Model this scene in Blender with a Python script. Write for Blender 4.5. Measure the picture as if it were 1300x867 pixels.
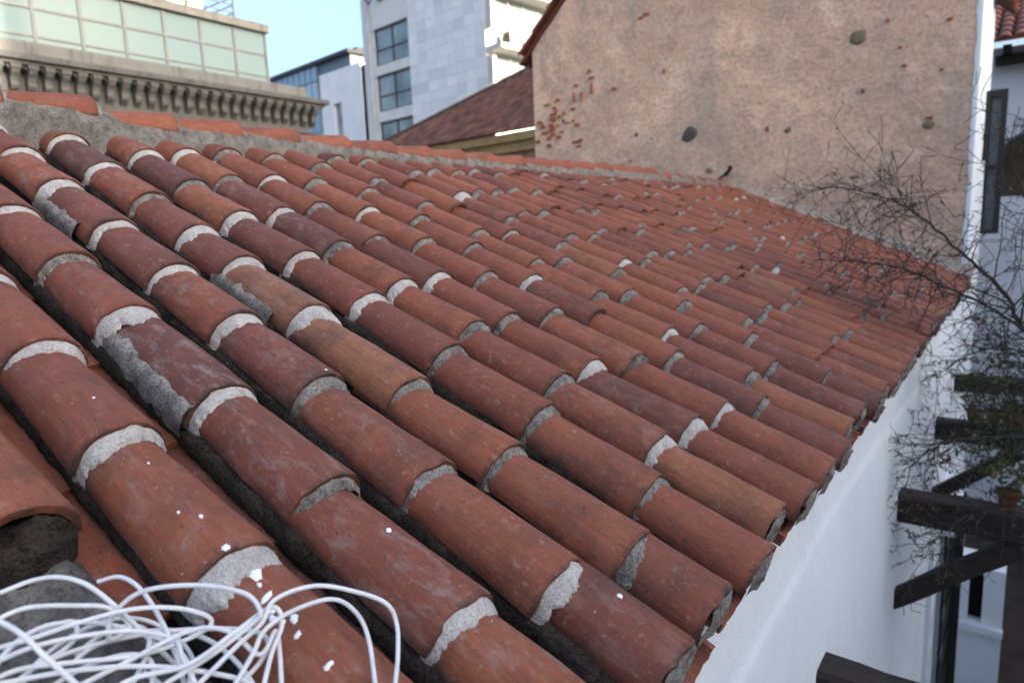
import bpy, bmesh, math, random
from mathutils import Vector, Matrix, noise
random.seed(7)
S = bpy.context.scene
for o in list(bpy.data.objects): bpy.data.objects.remove(o)
rad = math.radians
Z0 = 5.6                                   # camera height above the courtyard floor
# ------------------------------------------------------------------ camera
cam_d = bpy.data.cameras.new('camera'); cam = bpy.data.objects.new('camera', cam_d)
S.collection.objects.link(cam); S.camera = cam
Rm = Matrix(((0.804661, -0.063759, 0.590301), (0.592426, 0.152208, -0.791116), (-0.039408, 0.98629, 0.160248)))
cam.matrix_world = Matrix.Translation((0, 0, Z0)) @ Rm.to_4x4()
cam_d.lens = 24.04; cam_d.sensor_width = 36; cam_d.sensor_fit = 'HORIZONTAL'
cam_d.clip_start = 0.02; cam_d.clip_end = 2000
cam_d.dof.use_dof = True; cam_d.dof.focus_distance = 1.45; cam_d.dof.aperture_fstop = 3.4
# ------------------------------------------------------------------ sky and sun
SUN_EL, SUN_AZ = rad(15), rad(3)          # azimuth from +X towards +Y
W = bpy.data.worlds.new('World'); S.world = W; W.use_nodes = True
wn = W.node_tree; bg = wn.nodes['Background']
sky = wn.nodes.new('ShaderNodeTexSky'); sky.sky_type = 'NISHITA'; sky.sun_disc = False
sky.sun_elevation = SUN_EL; sky.sun_rotation = rad(90) - SUN_AZ
sky.altitude = 0; sky.air_density = 1.0; sky.dust_density = 10.0; sky.ozone_density = 2.6
wn.links.new(sky.outputs[0], bg.inputs[0]); bg.inputs[1].default_value = 0.15
sl = bpy.data.lights.new('sun', 'SUN'); sl.energy = 2.4; sl.angle = rad(0.5); sl.color = (1, .86, .66)
so = bpy.data.objects.new('sun', sl); S.collection.objects.link(so)
sd = Vector((math.cos(SUN_EL)*math.cos(SUN_AZ), math.cos(SUN_EL)*math.sin(SUN_AZ), math.sin(SUN_EL)))
so.rotation_euler = sd.to_track_quat('Z', 'Y').to_euler(); so.location = sd*60
S.view_settings.view_transform = 'Standard'; S.view_settings.look = 'None'
S.view_settings.exposure = 2.48; S.view_settings.gamma = 1
S.render.engine = 'CYCLES'

# ------------------------------------------------------------------ helpers
COL = S.collection
def N3(x, y, z=0): return noise.noise(Vector((x, y, z)))
def FB(x, y, z=0, oct=4): return noise.fractal(Vector((x, y, z)), 0.9, 2.0, oct)
class MB:
    def __init__(s): s.v = []; s.f = []; s.m = []; s.tone = []
    def add(s, vs, fs, mi=0, tone=None):
        b = len(s.v); s.v += [tuple(v) for v in vs]; s.f += [tuple(i+b for i in f) for f in fs]
        s.m += [mi]*len(fs)
        s.tone += [0.5 if tone is None else tone]*len(fs)
    def box(s, a, b, mi=0):
        x0, y0, z0 = a; x1, y1, z1 = b
        s.add([(x0,y0,z0),(x1,y0,z0),(x1,y1,z0),(x0,y1,z0),(x0,y0,z1),(x1,y0,z1),(x1,y1,z1),(x0,y1,z1)],
              [(0,3,2,1),(4,5,6,7),(0,1,5,4),(1,2,6,5),(2,3,7,6),(3,0,4,7)], mi)
    def grid(s, rows, mi=0, closed=False, flip=False, tone=None):
        nr = len(rows); nc = len(rows[0]); vs = [p for r in rows for p in r]; fs = []
        for i in range(nr-1):
            for j in range(nc if closed else nc-1):
                k = (j+1) % nc
                q = (i*nc+j, i*nc+k, (i+1)*nc+k, (i+1)*nc+j)
                fs.append(q[::-1] if flip else q)
        s.add(vs, fs, mi, tone)
    def tube(s, pts, rads, n=6, mi=0, cap=True):
        pts = [Vector(p) for p in pts]; rows = []
        if not hasattr(rads, '__len__'): rads = [rads]*len(pts)
        nrm = None
        for i, p in enumerate(pts):
            t = (pts[min(i+1, len(pts)-1)] - pts[max(i-1, 0)])
            t = t.normalized() if t.length > 1e-9 else Vector((0, 0, 1))
            if nrm is None:
                a = Vector((0, 0, 1)) if abs(t.z) < .9 else Vector((1, 0, 0)); nrm = t.cross(a).normalized()
            else:
                nrm = nrm - t*nrm.dot(t); nrm = nrm.normalized() if nrm.length > 1e-6 else t.orthogonal().normalized()
            bi = t.cross(nrm)
            rows.append([p + (nrm*math.cos(2*math.pi*j/n) + bi*math.sin(2*math.pi*j/n))*rads[i] for j in range(n)])
        b = len(s.v); s.grid(rows, mi, closed=True)
        if cap:
            s.f.append(tuple(range(b+n-1, b-1, -1))); s.m.append(mi); s.tone.append(.5)
            e = len(s.v); s.f.append(tuple(range(e-n, e))); s.m.append(mi); s.tone.append(.5)
    def mesh(s, name, mats, smooth=True, ang=40, tone=False):
        me = bpy.data.meshes.new(name); me.from_pydata(s.v, [], s.f)
        for m in (mats if isinstance(mats, (list, tuple)) else [mats]): me.materials.append(m)
        me.polygons.foreach_set('material_index', s.m)
        if tone:
            at = me.attributes.new('tone', 'FLOAT', 'FACE'); at.data.foreach_set('value', s.tone)
        if smooth:
            me.shade_smooth(); me.set_sharp_from_angle(angle=rad(ang))
        me.update(); return me
    def build(s, name, mats, parent=None, **k):
        return link(name, s.mesh(name, mats, **k), parent)
def link(name, me, parent=None):
    o = bpy.data.objects.new(name, me); COL.objects.link(o)
    if parent: o.parent = parent
    return o
def tag(o, label=None, cat=None, group=None, kind=None):
    if label: o['label'] = label
    if cat: o['category'] = cat
    if group: o['group'] = group
    if kind: o['kind'] = kind
    return o
def empty(name, loc, rz=0):
    o = bpy.data.objects.new(name, None); COL.objects.link(o); o.location = loc; o.rotation_euler = (0, 0, rz)
    o.empty_display_size = .2; return o
def cr(pts, k=6):
    """Catmull-Rom through points"""
    P = [Vector(p) for p in pts]; P = [P[0]*2-P[1]] + P + [P[-1]*2-P[-2]]; out = []
    for i in range(1, len(P)-2):
        a, b, c, d = P[i-1:i+3]
        for j in range(k):
            t = j/k
            out.append(.5*((2*b)+(c-a)*t+(2*a-5*b+4*c-d)*t*t+(3*b-a-3*c+d)*t**3))
    out.append(P[-2]); return out

# ------------------------------------------------------------------ materials
class NT:
    def __init__(s, name, rough=.8, spec=.3):
        s.mat = bpy.data.materials.new(name); s.mat.use_nodes = True
        s.t = s.mat.node_tree; s.b = s.t.nodes['Principled BSDF']
        s.b.inputs['Roughness'].default_value = rough; s.b.inputs['Specular IOR Level'].default_value = spec
        s._tc = None
    def n(s, typ, **k):
        nd = s.t.nodes.new(typ)
        for a, v in k.items(): setattr(nd, a, v)
        return nd
    def l(s, a, b): s.t.links.new(a, b)
    def coord(s, scale=(1,1,1), off=None, which='Object'):
        if not s._tc: s._tc = s.n('ShaderNodeTexCoord')
        m = s.n('ShaderNodeMapping'); s.l(s._tc.outputs[which], m.inputs[0]); m.inputs['Scale'].default_value = scale
        if off is not None: s.l(off, m.inputs['Location'])
        return m.outputs[0]
    def noise(s, vec, scale, detail=4, rough=.6, dist=0):
        nd = s.n('ShaderNodeTexNoise'); s.l(vec, nd.inputs['Vector']); nd.inputs['Scale'].default_value = scale
        nd.inputs['Detail'].default_value = detail; nd.inputs['Roughness'].default_value = rough; nd.inputs['Distortion'].default_value = dist
        return nd.outputs[0]
    def vor(s, vec, scale, feature='F1', out='Distance', rnd=1):
        nd = s.n('ShaderNodeTexVoronoi', feature=feature); s.l(vec, nd.inputs['Vector']); nd.inputs['Scale'].default_value = scale
        nd.inputs['Randomness'].default_value = rnd
        return nd.outputs[out]
    def ramp(s, fac, stops, interp='LINEAR'):
        nd = s.n('ShaderNodeValToRGB'); s.l(fac, nd.inputs[0]); e = nd.color_ramp.elements; nd.color_ramp.interpolation = interp
        while len(e) < len(stops): e.new(.5)
        for i, (p, c) in enumerate(stops):
            e[i].position = p; c = (c, c, c) if not hasattr(c, '__len__') else c; e[i].color = (*c, 1)
        return nd.outputs[0]
    def mix(s, fac, a, b, mode='MIX'):
        nd = s.n('ShaderNodeMix', data_type='RGBA', blend_type=mode)
        for k, v in ((0, fac), (6, a), (7, b)):
            if hasattr(v, 'is_linked') or hasattr(v, 'links'): s.l(v, nd.inputs[k])
            else: nd.inputs[k].default_value = v if k == 0 else (*v, 1)
        return nd.outputs[2]
    def math(s, op, a, b=None, clamp=False):
        nd = s.n('ShaderNodeMath', operation=op, use_clamp=clamp)
        for k, v in ((0, a), (1, b)):
            if v is None: continue
            if hasattr(v, 'links'): s.l(v, nd.inputs[k])
            else: nd.inputs[k].default_value = v
        return nd.outputs[0]
    def bump(s, hgt, strength=.5, dist=.01):
        nd = s.n('ShaderNodeBump'); s.l(hgt, nd.inputs['Height']); nd.inputs['Strength'].default_value = strength; nd.inputs['Distance'].default_value = dist
        s.l(nd.outputs[0], s.b.inputs['Normal'])
    def col(s, c):
        if hasattr(c, 'links'): s.l(c, s.b.inputs['Base Color'])
        else: s.b.inputs['Base Color'].default_value = (*c, 1)
        return s

def tile_mat(name, geo=False, dirty=0.0):
    m = NT(name, .72, .35)
    at = m.n('ShaderNodeAttribute', attribute_type='GEOMETRY' if geo else 'OBJECT', attribute_name='tone')
    tone = at.outputs['Fac']
    l2 = m.n('ShaderNodeAttribute', attribute_type='GEOMETRY' if geo else 'OBJECT', attribute_name='lime'); lime = l2.outputs['Fac']
    cmb = m.n('ShaderNodeCombineXYZ'); k = m.math('MULTIPLY', tone, 37.3)
    m.l(k, cmb.inputs[0]); m.l(m.math('MULTIPLY', tone, 91.7), cmb.inputs[1]); m.l(m.math('MULTIPLY', tone, 53.1), cmb.inputs[2])
    off = cmb.outputs[0]
    P = m.coord(off=off); ST = m.coord(scale=(2.2, 34, 34), off=off)
    base = m.ramp(tone, [(0, (.100, .036, .026)), (.22, (.165, .047, .027)), (.5, (.225, .062, .030)), (.75, (.255, .075, .033)), (.9, (.27, .096, .042)), (1, (.22, .098, .052))])
    streak = m.noise(ST, 3.0, 5, .7); fine = m.noise(m.coord(scale=(9, 95, 95), off=off), 3.0, 5, .75)
    c = m.mix(m.ramp(streak, [(.30, .45), (.62, 0)]), base, (.070, .028, .022))
    c = m.mix(m.ramp(fine, [(.36, .30), (.50, 0)]), c, (.085, .032, .023)); c = m.mix(m.ramp(fine, [(.58, 0), (.74, .22)]), c, (.32, .125, .072))
    big = m.noise(P, 7, 5, .62)
    c = m.mix(m.ramp(big, [(.50, 0), (.72, .62 + dirty)]), c, (.058, .038, .032))
    big2 = m.noise(P, 13, 5, .65, .4)
    c = m.mix(m.ramp(big2, [(.56, 0), (.8, .42)]), c, (.31, .115, .060))
    # pale lime haze, brushed along the tile
    lz = m.noise(m.coord(scale=(5, 12, 12), off=off), 2.4, 6, .72, .3)
    lf = m.ramp(lz, [(.50, 0), (.78, .75)]); lf = m.math('MULTIPLY', lf, m.math('ADD', m.math('MULTIPLY', lime, 1.1), .08), True)
    c = m.mix(lf, c, (.30, .25, .225))
    # dark lichen flecks and pits
    fl = m.noise(P, 95, 3, .7); mask = m.noise(P, 16, 3, .6)
    ff = m.math('MULTIPLY', m.ramp(fl, [(.60, 0), (.68, .8)]), m.ramp(mask, [(.45, 0), (.62, 1)]))
    c = m.mix(ff, c, (.045, .038, .034))
    pit = m.vor(P, 34); pf = m.ramp(pit, [(.06, 1), (.10, 0)]); pm = m.ramp(m.noise(P, 11, 2), [(.52, 0), (.56, 1)])
    pf = m.math('MULTIPLY', pf, pm); c = m.mix(pf, c, (.05, .03, .025))
    wh = m.ramp(m.vor(m.coord(off=off, scale=(1.3, 1, 1)), 42), [(.055, 1), (.085, 0)]); wm = m.ramp(m.noise(P, 9, 2), [(.60, 0), (.64, 1)])
    wf = m.math('MULTIPLY', m.math('MULTIPLY', wh, wm), m.math('ADD', lime, .25), True); c = m.mix(wf, c, (.66, .64, .62))
    gr = m.noise(P, 48, 6, .78, .5)
    c = m.mix(m.math('MULTIPLY', m.ramp(gr, [(.54, 0), (.66, .7)]), m.ramp(mask, [(.40, 0), (.60, 1)])), c, (.060, .040, .033))
    c = m.mix(m.math('MULTIPLY', m.ramp(gr, [(.36, .55), (.44, 0)]), m.ramp(mask, [(.44, 1), (.56, 0)])), c, (.27, .20, .165))
    if not geo and not dirty:                  # darker along the broken lower edge and the bedded feet
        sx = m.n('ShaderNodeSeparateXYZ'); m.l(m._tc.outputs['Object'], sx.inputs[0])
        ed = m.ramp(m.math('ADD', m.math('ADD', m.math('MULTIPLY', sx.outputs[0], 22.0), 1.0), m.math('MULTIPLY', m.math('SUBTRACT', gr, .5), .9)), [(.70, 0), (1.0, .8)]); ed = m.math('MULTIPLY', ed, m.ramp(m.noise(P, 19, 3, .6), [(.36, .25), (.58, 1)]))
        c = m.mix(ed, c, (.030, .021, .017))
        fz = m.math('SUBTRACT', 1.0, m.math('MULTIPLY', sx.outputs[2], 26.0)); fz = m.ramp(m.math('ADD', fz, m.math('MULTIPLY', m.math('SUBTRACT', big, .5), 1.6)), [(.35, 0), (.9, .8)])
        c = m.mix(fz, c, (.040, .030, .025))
    m.col(c)
    rr = m.ramp(big, [(.3, .62), (.7, .86)]); m.l(rr, m.b.inputs['Roughness'])
    h = m.math('ADD', m.math('ADD', m.math('MULTIPLY', streak, .8), m.math('MULTIPLY', fine, .6)), m.math('MULTIPLY', fl, .35)); h = m.math('SUBTRACT', h, m.math('MULTIPLY', pf, 1.2))
    m.bump(h, .55, .0022)
    return m.mat
M = {}
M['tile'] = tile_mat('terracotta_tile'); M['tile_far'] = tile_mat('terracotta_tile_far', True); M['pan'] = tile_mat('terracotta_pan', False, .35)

def mortar_mat(name, light, dark, sc=1.0, contrast=.5, bump=.6, bd=.004):
    m = NT(name, .95, .15); P = m.coord(which='Object'); oi = m.n('ShaderNodeObjectInfo')
    cmb = m.n('ShaderNodeCombineXYZ'); k = m.math('MULTIPLY', oi.outputs['Random'], 31.0); m.l(k, cmb.inputs[0]); m.l(k, cmb.inputs[1])
    P = m.coord(off=cmb.outputs[0])
    a = m.noise(P, 22*sc, 6, .7); c = m.mix(m.ramp(a, [(.38, 0), (.66, contrast)]), light, dark)
    g = m.noise(P, 210*sc, 3, .7); c = m.mix(m.ramp(g, [(.50, 0), (.64, contrast*.8)]), c, tuple(x*.45 for x in dark))
    g2 = m.vor(P, 120*sc); c = m.mix(m.ramp(g2, [(.12, .45), (.24, 0)]), c, tuple(min(1, x*1.25) for x in light))
    m.col(c); m.bump(m.math('ADD', m.math('MULTIPLY', a, 1.0), g), bump, bd); return m.mat
M['lime'] = mortar_mat('lime_mortar_white', (.50, .475, .455), (.27, .25, .235), 1, .6, .8, .005)
M['cement'] = mortar_mat('cement_mortar_grey', (.36, .335, .31), (.085, .077, .069), 1, .9, 1, .008)
M['dark_mortar'] = mortar_mat('mossy_valley_dark', (.060, .050, .042), (.013, .011, .010), .7, .95, 1, .010)  # valley darkness put into the mortar colour; the mossy lumps share it
M['slab'] = mortar_mat('weathered_cement', (.15, .14, .132), (.045, .041, .038), .55, .8, .8, .006)
def plain(name, c, rough=.8, spec=.3, var=.25, sc=6, bump=0, metal=0, dark=None, which='Object'):
    m = NT(name, rough, spec); P = m.coord(which=which); a = m.noise(P, sc, 6, .65)
    d = dark or tuple(x*(1-var) for x in c)
    m.col(m.mix(m.ramp(a, [(.35, 0), (.68, 1)]), c, d)); m.b.inputs['Metallic'].default_value = metal
    if bump: m.bump(m.noise(P, sc*8, 4, .7), bump, .01)
    return m.mat
M['paint_white'] = plain('spattered_white_paint', (.82, .83, .85), .5, .4, .08, 60)
M['cable'] = plain('white_cable_sheath', (.70, .70, .71), .42, .45, .18, 25)
def whitewash():
    m = NT('whitewashed_plaster', .88, .2); P = m.coord()
    a = m.noise(P, 1.6, 6, .62); b = m.noise(m.coord(scale=(1, 2.5, .5)), 2.5, 5, .65, .4)
    c = m.mix(m.ramp(a, [(.35, 0), (.7, .5)]), (.72, .75, .78), (.62, .655, .69))
    c = m.mix(m.ramp(b, [(.58, 0), (.78, .35)]), c, (.50, .51, .52))
    f = m.noise(P, 26, 4, .7); c = m.mix(m.ramp(f, [(.62, 0), (.76, .35)]), c, (.45, .44, .43))
    m.col(c); m.bump(m.math('ADD', m.noise(P, 7, 5, .6), m.math('MULTIPLY', m.noise(P, 60, 3, .6), .25)), .30, .02); return m.mat
M['white'] = whitewash()
def gable_mat():
    m = NT('old_rough_plaster', .95, .12); P = m.coord()
    a = m.noise(P, .75, 6, .62, .3); b = m.noise(P, 3.2, 7, .68, .3); g = m.noise(P, 24, 5, .75)
    c = m.mix(m.ramp(a, [(.36, 0), (.60, 1)]), (.78, .535, .385), (.54, .375, .28))
    c = m.mix(m.ramp(b, [(.36, .7), (.52, 0)]), c, (.50, .35, .26))
    c = m.mix(m.ramp(b, [(.56, 0), (.74, .8)]), c, (.80, .60, .455))
    md = m.noise(P, 1.7, 5, .6, .6); c = m.mix(m.ramp(md, [(.54, 0), (.66, .65)]), c, (.80, .56, .41)); c = m.mix(m.ramp(md, [(.34, .6), (.46, 0)]), c, (.50, .365, .28))
    st = m.noise(m.coord(scale=(1, 1, .35)), 1.9, 6, .7, .2); c = m.mix(m.ramp(st, [(.54, 0), (.72, .75)]), c, (.40, .325, .275))
    c = m.mix(m.ramp(g, [(.40, .6), (.52, 0)]), c, (.38, .27, .205)); c = m.mix(m.ramp(g, [(.56, 0), (.70, .55)]), c, (.80, .61, .475))
    v = m.vor(P, 17); c = m.mix(m.ramp(v, [(.10, .5), (.2, 0)]), c, (.36, .25, .19))
    red = m.math('MULTIPLY', m.ramp(m.noise(P, 1.3, 3, .6), [(.58, 0), (.70, 1)]), m.ramp(m.noise(P, 30, 3, .7), [(.55, 0), (.66, .8)]))
    c = m.mix(red, c, (.42, .150, .075))
    m.col(c); m.bump(m.math('ADD', m.math('MULTIPLY', b, .9), m.math('MULTIPLY', g, .7)), .75, .03); return m.mat
M['gable'] = gable_mat()
M['brick'] = plain('worn_brick', (.40, .135, .07), .9, .2, .5, 9, .4)
M['stone_dark'] = plain('dark_field_stone', (.10, .095, .08), .8, .3, .4, 12, .3)
M['stone_olive'] = plain('olive_field_stone', (.20, .17, .11), .85, .25, .4, 12, .3)
def wood_mat():
    m = NT('dark_oiled_timber', .7, .3); P = m.coord(scale=(1.2, 22, 22)); a = m.noise(P, 2, 6, .7)
    m.col(m.ramp(a, [(.3, (.010, .008, .007)), (.6, (.030, .020, .016)), (.8, (.06, .042, .033))])); m.bump(a, .5, .008); return m.mat
M['wood'] = wood_mat()
M['iron'] = plain('black_iron', (.012, .013, .015), .55, .4, .3, 20)
M['dark'] = plain('dark_interior', (.012, .012, .013), .9, .1, .2)
M['bark'] = plain('twig_bark', (.060, .050, .045), .85, .2, .5, 40)
M['leaf'] = plain('dull_green_leaf', (.045, .060, .020), .6, .3, .5, 12, dark=(.075, .070, .018))
M['leaf_dry'] = plain('dry_rust_leaf', (.19, .075, .028), .7, .2, .4, 12)
M['soil'] = plain('courtyard_earth', (.055, .042, .035), .95, .1, .5, 2.5, .4)
M['ground'] = plain('city_ground', (.16, .15, .14), .95, .1, .4, .4)
M['pot'] = plain('terracotta_pot', (.13, .048, .03), .8, .2, .5, 14)

# ------------------------------------------------------------------ setting
mb = MB(); mb.add([(-400,-400,-.30),(400,-400,-.30),(400,400,-.30),(-400,400,-.30)], [(0,1,2,3)])
tag(mb.build('ground', M['ground'], smooth=False), 'grey city ground around the houses', 'ground', kind='structure')
mb = MB(); rows = []
for i in range(41):
    rows.append([(-.6+9.8*j/40, -3+20*i/40, .02*N3(j*.4, i*.4)) for j in range(41)])
mb.grid(rows, flip=False)
tag(mb.build('courtyard_floor', M['soil']), 'dark earth floor of the courtyard', 'floor', kind='structure')

# ------------------------------------------------------------------ the tiled house
H = .77; TH = rad(23.7)
Dv = Vector((math.cos(TH), 0, -math.sin(TH))); Nv = Vector((math.sin(TH), 0, math.cos(TH)))
house = empty('tiled_house', (-.5, 4, 0))
tag(house, 'low white house under the red barrel tile roof with mortared joints', 'house')
ROOF = Matrix((( Dv.x, 0, Nv.x, 0), (0, 1, 0, 0), (Dv.z, 0, Nv.z, Z0), (0, 0, 0, 1))) @ Matrix.Translation((0, 0, -H))
U0, U1 = -1.2, 8.84
VR = -3.00                                       # ridge position down-slope coordinate
mb = MB(); mb.box((VR-.02, U0, -.215), (-.135, U1+.03, -.16))
roof = mb.build('roof', M['dark_mortar'], smooth=False); roof.parent = house
house_inv = Matrix.Translation((-.5, 4, 0)).inverted(); roof.matrix_local = house_inv @ ROOF

TL, SPACE = .425, .211
RL, HL, RU, HU, TK = .0805, .0795, .0645, .0630, .0130
def base_z(x): return .012*(1 + x/TL)
def rad_at(x): t = 1 + x/TL; return RU+(RL-RU)*t, HU+(HL-HU)*t
def tile_geo(mb, seed, nth=22, nl=11, length=TL, rough=1.0, chip=None, xf=None, tone=None, thick=True):
    xs = [i/(nl-2) for i in range(nl-1)] + [.985]; xs = sorted(set(xs))
    warp = random.Random(seed); w1 = warp.uniform(-.0035, .0035); w2 = warp.uniform(-.003, .003)
    def edge(th):
        e = .0018*rough*FB(th*2.0, seed*3.7, 0) + .0013*rough*N3(th*11, seed*1.3, 5)
        if chip:
            for (c0, cw, cd) in chip:
                q = (th-c0)/cw
                if abs(q) < 1: e -= cd*.6*(1-q*q)**.5*(.75+.35*N3(th*14, seed, 9))
        return e
    def P(t, th, inset):
        xe = edge(th); x = -length + (length+xe)*t
        r, h = rad_at(max(-TL, x)); d = .0016*rough*FB(x*9, th*1.6, seed*2.1) + .0006*rough*FB(x*45, th*7, seed*1.1)
        bow = w1*math.sin(math.pi*t); lip = -.0022 if t > .999 else 0
        r = r+d+lip-inset; h = h+d+lip-inset
        c, s_ = math.cos(th), math.sin(th)
        v = Vector((x, r*c + w2*t*t, base_z(x) + h*(s_ if s_ > 0 else 0)**.92 + bow))
        return xf @ v if xf else v
    ths = [math.pi*j/(nth-1) for j in range(nth)]
    outer = [[P(t, th, 0) for th in ths] for t in xs]
    mb.grid(outer, tone=tone)
    if thick:
        inner = [[P(t, th, TK) for th in ths] for t in (xs[0], .5, 1.0)]
        mb.grid(inner, flip=True, tone=tone)
        mb.grid([outer[-1], inner[-1]], tone=tone); mb.grid([inner[0], outer[0]], tone=tone)
        mb.grid([[outer[0][0], outer[-1][0]], [inner[0][0], inner[-1][0]]], tone=tone)
        mb.grid([[inner[0][-1], inner[-1][-1]], [outer[0][-1], outer[-1][-1]]], tone=tone)
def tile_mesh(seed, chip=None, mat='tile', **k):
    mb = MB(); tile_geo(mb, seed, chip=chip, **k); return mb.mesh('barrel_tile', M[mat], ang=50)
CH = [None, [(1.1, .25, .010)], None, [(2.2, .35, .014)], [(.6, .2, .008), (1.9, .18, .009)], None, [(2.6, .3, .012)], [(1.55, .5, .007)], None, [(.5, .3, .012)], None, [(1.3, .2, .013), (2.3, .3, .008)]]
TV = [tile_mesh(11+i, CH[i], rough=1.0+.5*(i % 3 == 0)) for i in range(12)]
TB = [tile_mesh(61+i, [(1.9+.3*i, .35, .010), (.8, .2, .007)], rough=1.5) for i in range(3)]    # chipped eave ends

def collar_mesh(seed, kind, wscale=1.0):
    rn = random.Random(seed); mb = MB(); nth, nt = 56, 12
    w0 = {'lime': .027, 'cement': .025}[kind]*rn.uniform(.75, 1.3)*wscale; lean = rn.uniform(-.25, .25)
    r0, h0, p = (.0752, .0790, 1.9) if kind == 'lime' else (.0745, .0780, 1.5)
    am = .0024 if kind == 'lime' else .0040
    rows = []
    for i in range(nt):
        t = i/(nt-1); row = []
        for j in range(nth):
            th = rad(-6) + (math.pi+rad(12))*j/(nth-1)
            w = w0*max(.25, 1 + .45*FB(th*1.5, seed*5.1) + .22*N3(th*8, seed*2.3) + lean*math.cos(th))
            x = -.014 + t*(w+.014)
            rt, ht = .0660, .0648
            k_ = .30*t+.70*t**4; r = r0+(rt-r0)*k_; h = h0+(ht-h0)*k_
            if t > .97: r -= .003; h -= .003
            d = am*FB(x*70, th*6, seed*1.7) + am*.7*N3(x*190, th*19, seed) if 0 < i else 0
            d *= min(1, max(0, (x+.002)/.008))
            r += d; h += d; s_ = math.sin(th)
            row.append((x, r*math.cos(th), base_z(0)*.4 + (h*(s_**.92) if s_ > 0 else -.02*abs(s_)*4)))
        rows.append(row)
    mb.grid(rows); return mb.mesh('mortar_collar', M[kind], ang=60)
CW = [collar_mesh(101+i, 'lime', 1+.2*(i == 2)) for i in range(7)]; CG = [collar_mesh(201+i, 'cement') for i in range(8)]
CWIDE = [collar_mesh(301+i, 'lime', 1.75) for i in range(2)]

def plug_mesh(seed):
    mb = MB(); rn = random.Random(seed); rows = []
    for i in range(6):
        t = i/5; row = []
        for j in range(22):
            th = math.pi*j/21; r = .0710*(1-t); h = .0725*(1-t)
            y, z = r*math.cos(th), base_z(0) + h*math.sin(th)**.92
            x = .004 + .010*math.sin(t*1.5) + .006*FB(y*28, z*28, seed*3) + .003*N3(y*90, z*90, seed) - .010*max(0, (z-.05)/.03)
            row.append((x, y, z - (.012 if j in (0, 21) else 0)))
        rows.append(row)
    # skirt downwards, the mortar that beds the tile on its two pans
    sk = [[(-.012+.006*N3(j*.9, k, seed), .079*math.cos(math.pi*j/21)*(1-.06*k), base_z(0)-.020*k-.008*abs(N3(j*.7, k, seed))) for j in range(22)] for k in range(4)]
    mb.grid(rows); mb.grid(sk, flip=True); return mb.mesh('mortar_plug', M['cement'], ang=60)
PLUG = [plug_mesh(401+i) for i in range(5)]
def pan_mesh(seed):
    mb = MB(); nth = 14; rows = [[], []]; rn = random.Random(seed)
    def P(t, th, ins):
        x = -.42+.42*t + (.004*FB(th*2.5, seed) if t > .99 else 0); r = .090-.018*t-ins; h = .062-.008*t-ins
        return (x, r*math.cos(th), -h*math.sin(th) + .001*FB(x*12, th*2, seed) - .010*(1-t))
    ths = [math.pi*j/(nth-1) for j in range(nth)]
    up = [[P(t/6, th, TK) for th in ths] for t in range(7)]; lo = [[P(t/6, th, 0) for th in ths] for t in (0, 3, 6)]
    mb.grid(up, flip=True); mb.grid(lo); mb.grid([lo[-1], up[-1]]); mb.grid([up[0], lo[0]])
    mb.grid([[up[0][0], up[-1][0]], [lo[0][0], lo[-1][0]]], flip=True); mb.grid([[up[0][-1], up[-1][-1]], [lo[0][-1], lo[-1][-1]]])
    return mb.mesh('pan_tile', M['pan'], ang=50)
PV = [pan_mesh(501+i) for i in range(5)]
def bed_mesh(seed, v0, v1, step=.02):
    mb = MB(); nx = int((v1-v0)/step)+1
    for sgn in (-1, 1):
        rows = []
        for i in range(nx+1):
            x = v0+(v1-v0)*i/nx; row = []
            e = .006*FB(x*9, seed*3.1+sgn) + .004*N3(x*45, seed+sgn)
            for k, (y, z) in enumerate([(.055, .010), (.074, .004), (.078, -.010), (.080, -.028), (.072, -.048), (.06, -.062)]):
                d = .0045*FB(x*40, k*1.3, seed+sgn*7) + e*(1 if 0 < k < 5 else 0)
                row.append((x, sgn*(y+d), z+d*.8 - (.01*max(0, N3(x*7, seed, 3)) if k < 3 else 0)))
            rows.append(row)
        mb.grid(rows, flip=(sgn > 0))
    return mb.mesh('mortar_bed', M['dark_mortar'], ang=70)

def roofchild(name, me, v, u, n, rz=0, rx=0, ry=0, sc=1):
    o = link(name, me, roof); o.location = (v, u, n); o.rotation_euler = (rx, ry, rz)
    if sc != 1: o.scale = (sc, sc, sc) if not hasattr(sc, '__len__') else sc
    return o
NB = -.088                                       # level of the tile feet
rnd = random.Random(5)
JO = {0: [-.86, -1.19, -1.53, -1.86], 1: [-.04, -.315, -.645, -.995, -1.325, -1.66], 2: [-.03, -.365, -.71, -1.045, -1.425, -1.735, -2.06],
      3: [-.085, -.315, -.64, -1.005, -1.33, -1.63, -1.945, -2.29, -2.60], 4: [-.09, -.27, -.605, -.91, -1.32, -1.65, -1.895, -2.18, -2.485, -2.80]}
NCOL = 40
cols = []
for k in range(-6, NCOL):
    u = .308 + SPACE*k + (.008*math.sin(k*1.7) if k > 4 else 0) + (.012 if k in (5, 6) else 0)
    if k > NCOL-2: u = min(u, U1-.09)
    if k in JO: js = list(JO[k])
    elif k < 0: js = [-.86 + rnd.uniform(-.02, .02)]
    else: js = [-.085+rnd.uniform(-.022, .018)]; js.append(js[0]-rnd.uniform(.19, .36))
    while js[-1] - .36 > VR - .04: js.append(js[-1] - rnd.uniform(.315, .352))
    cols.append((k, u, js))
allt = []
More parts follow.
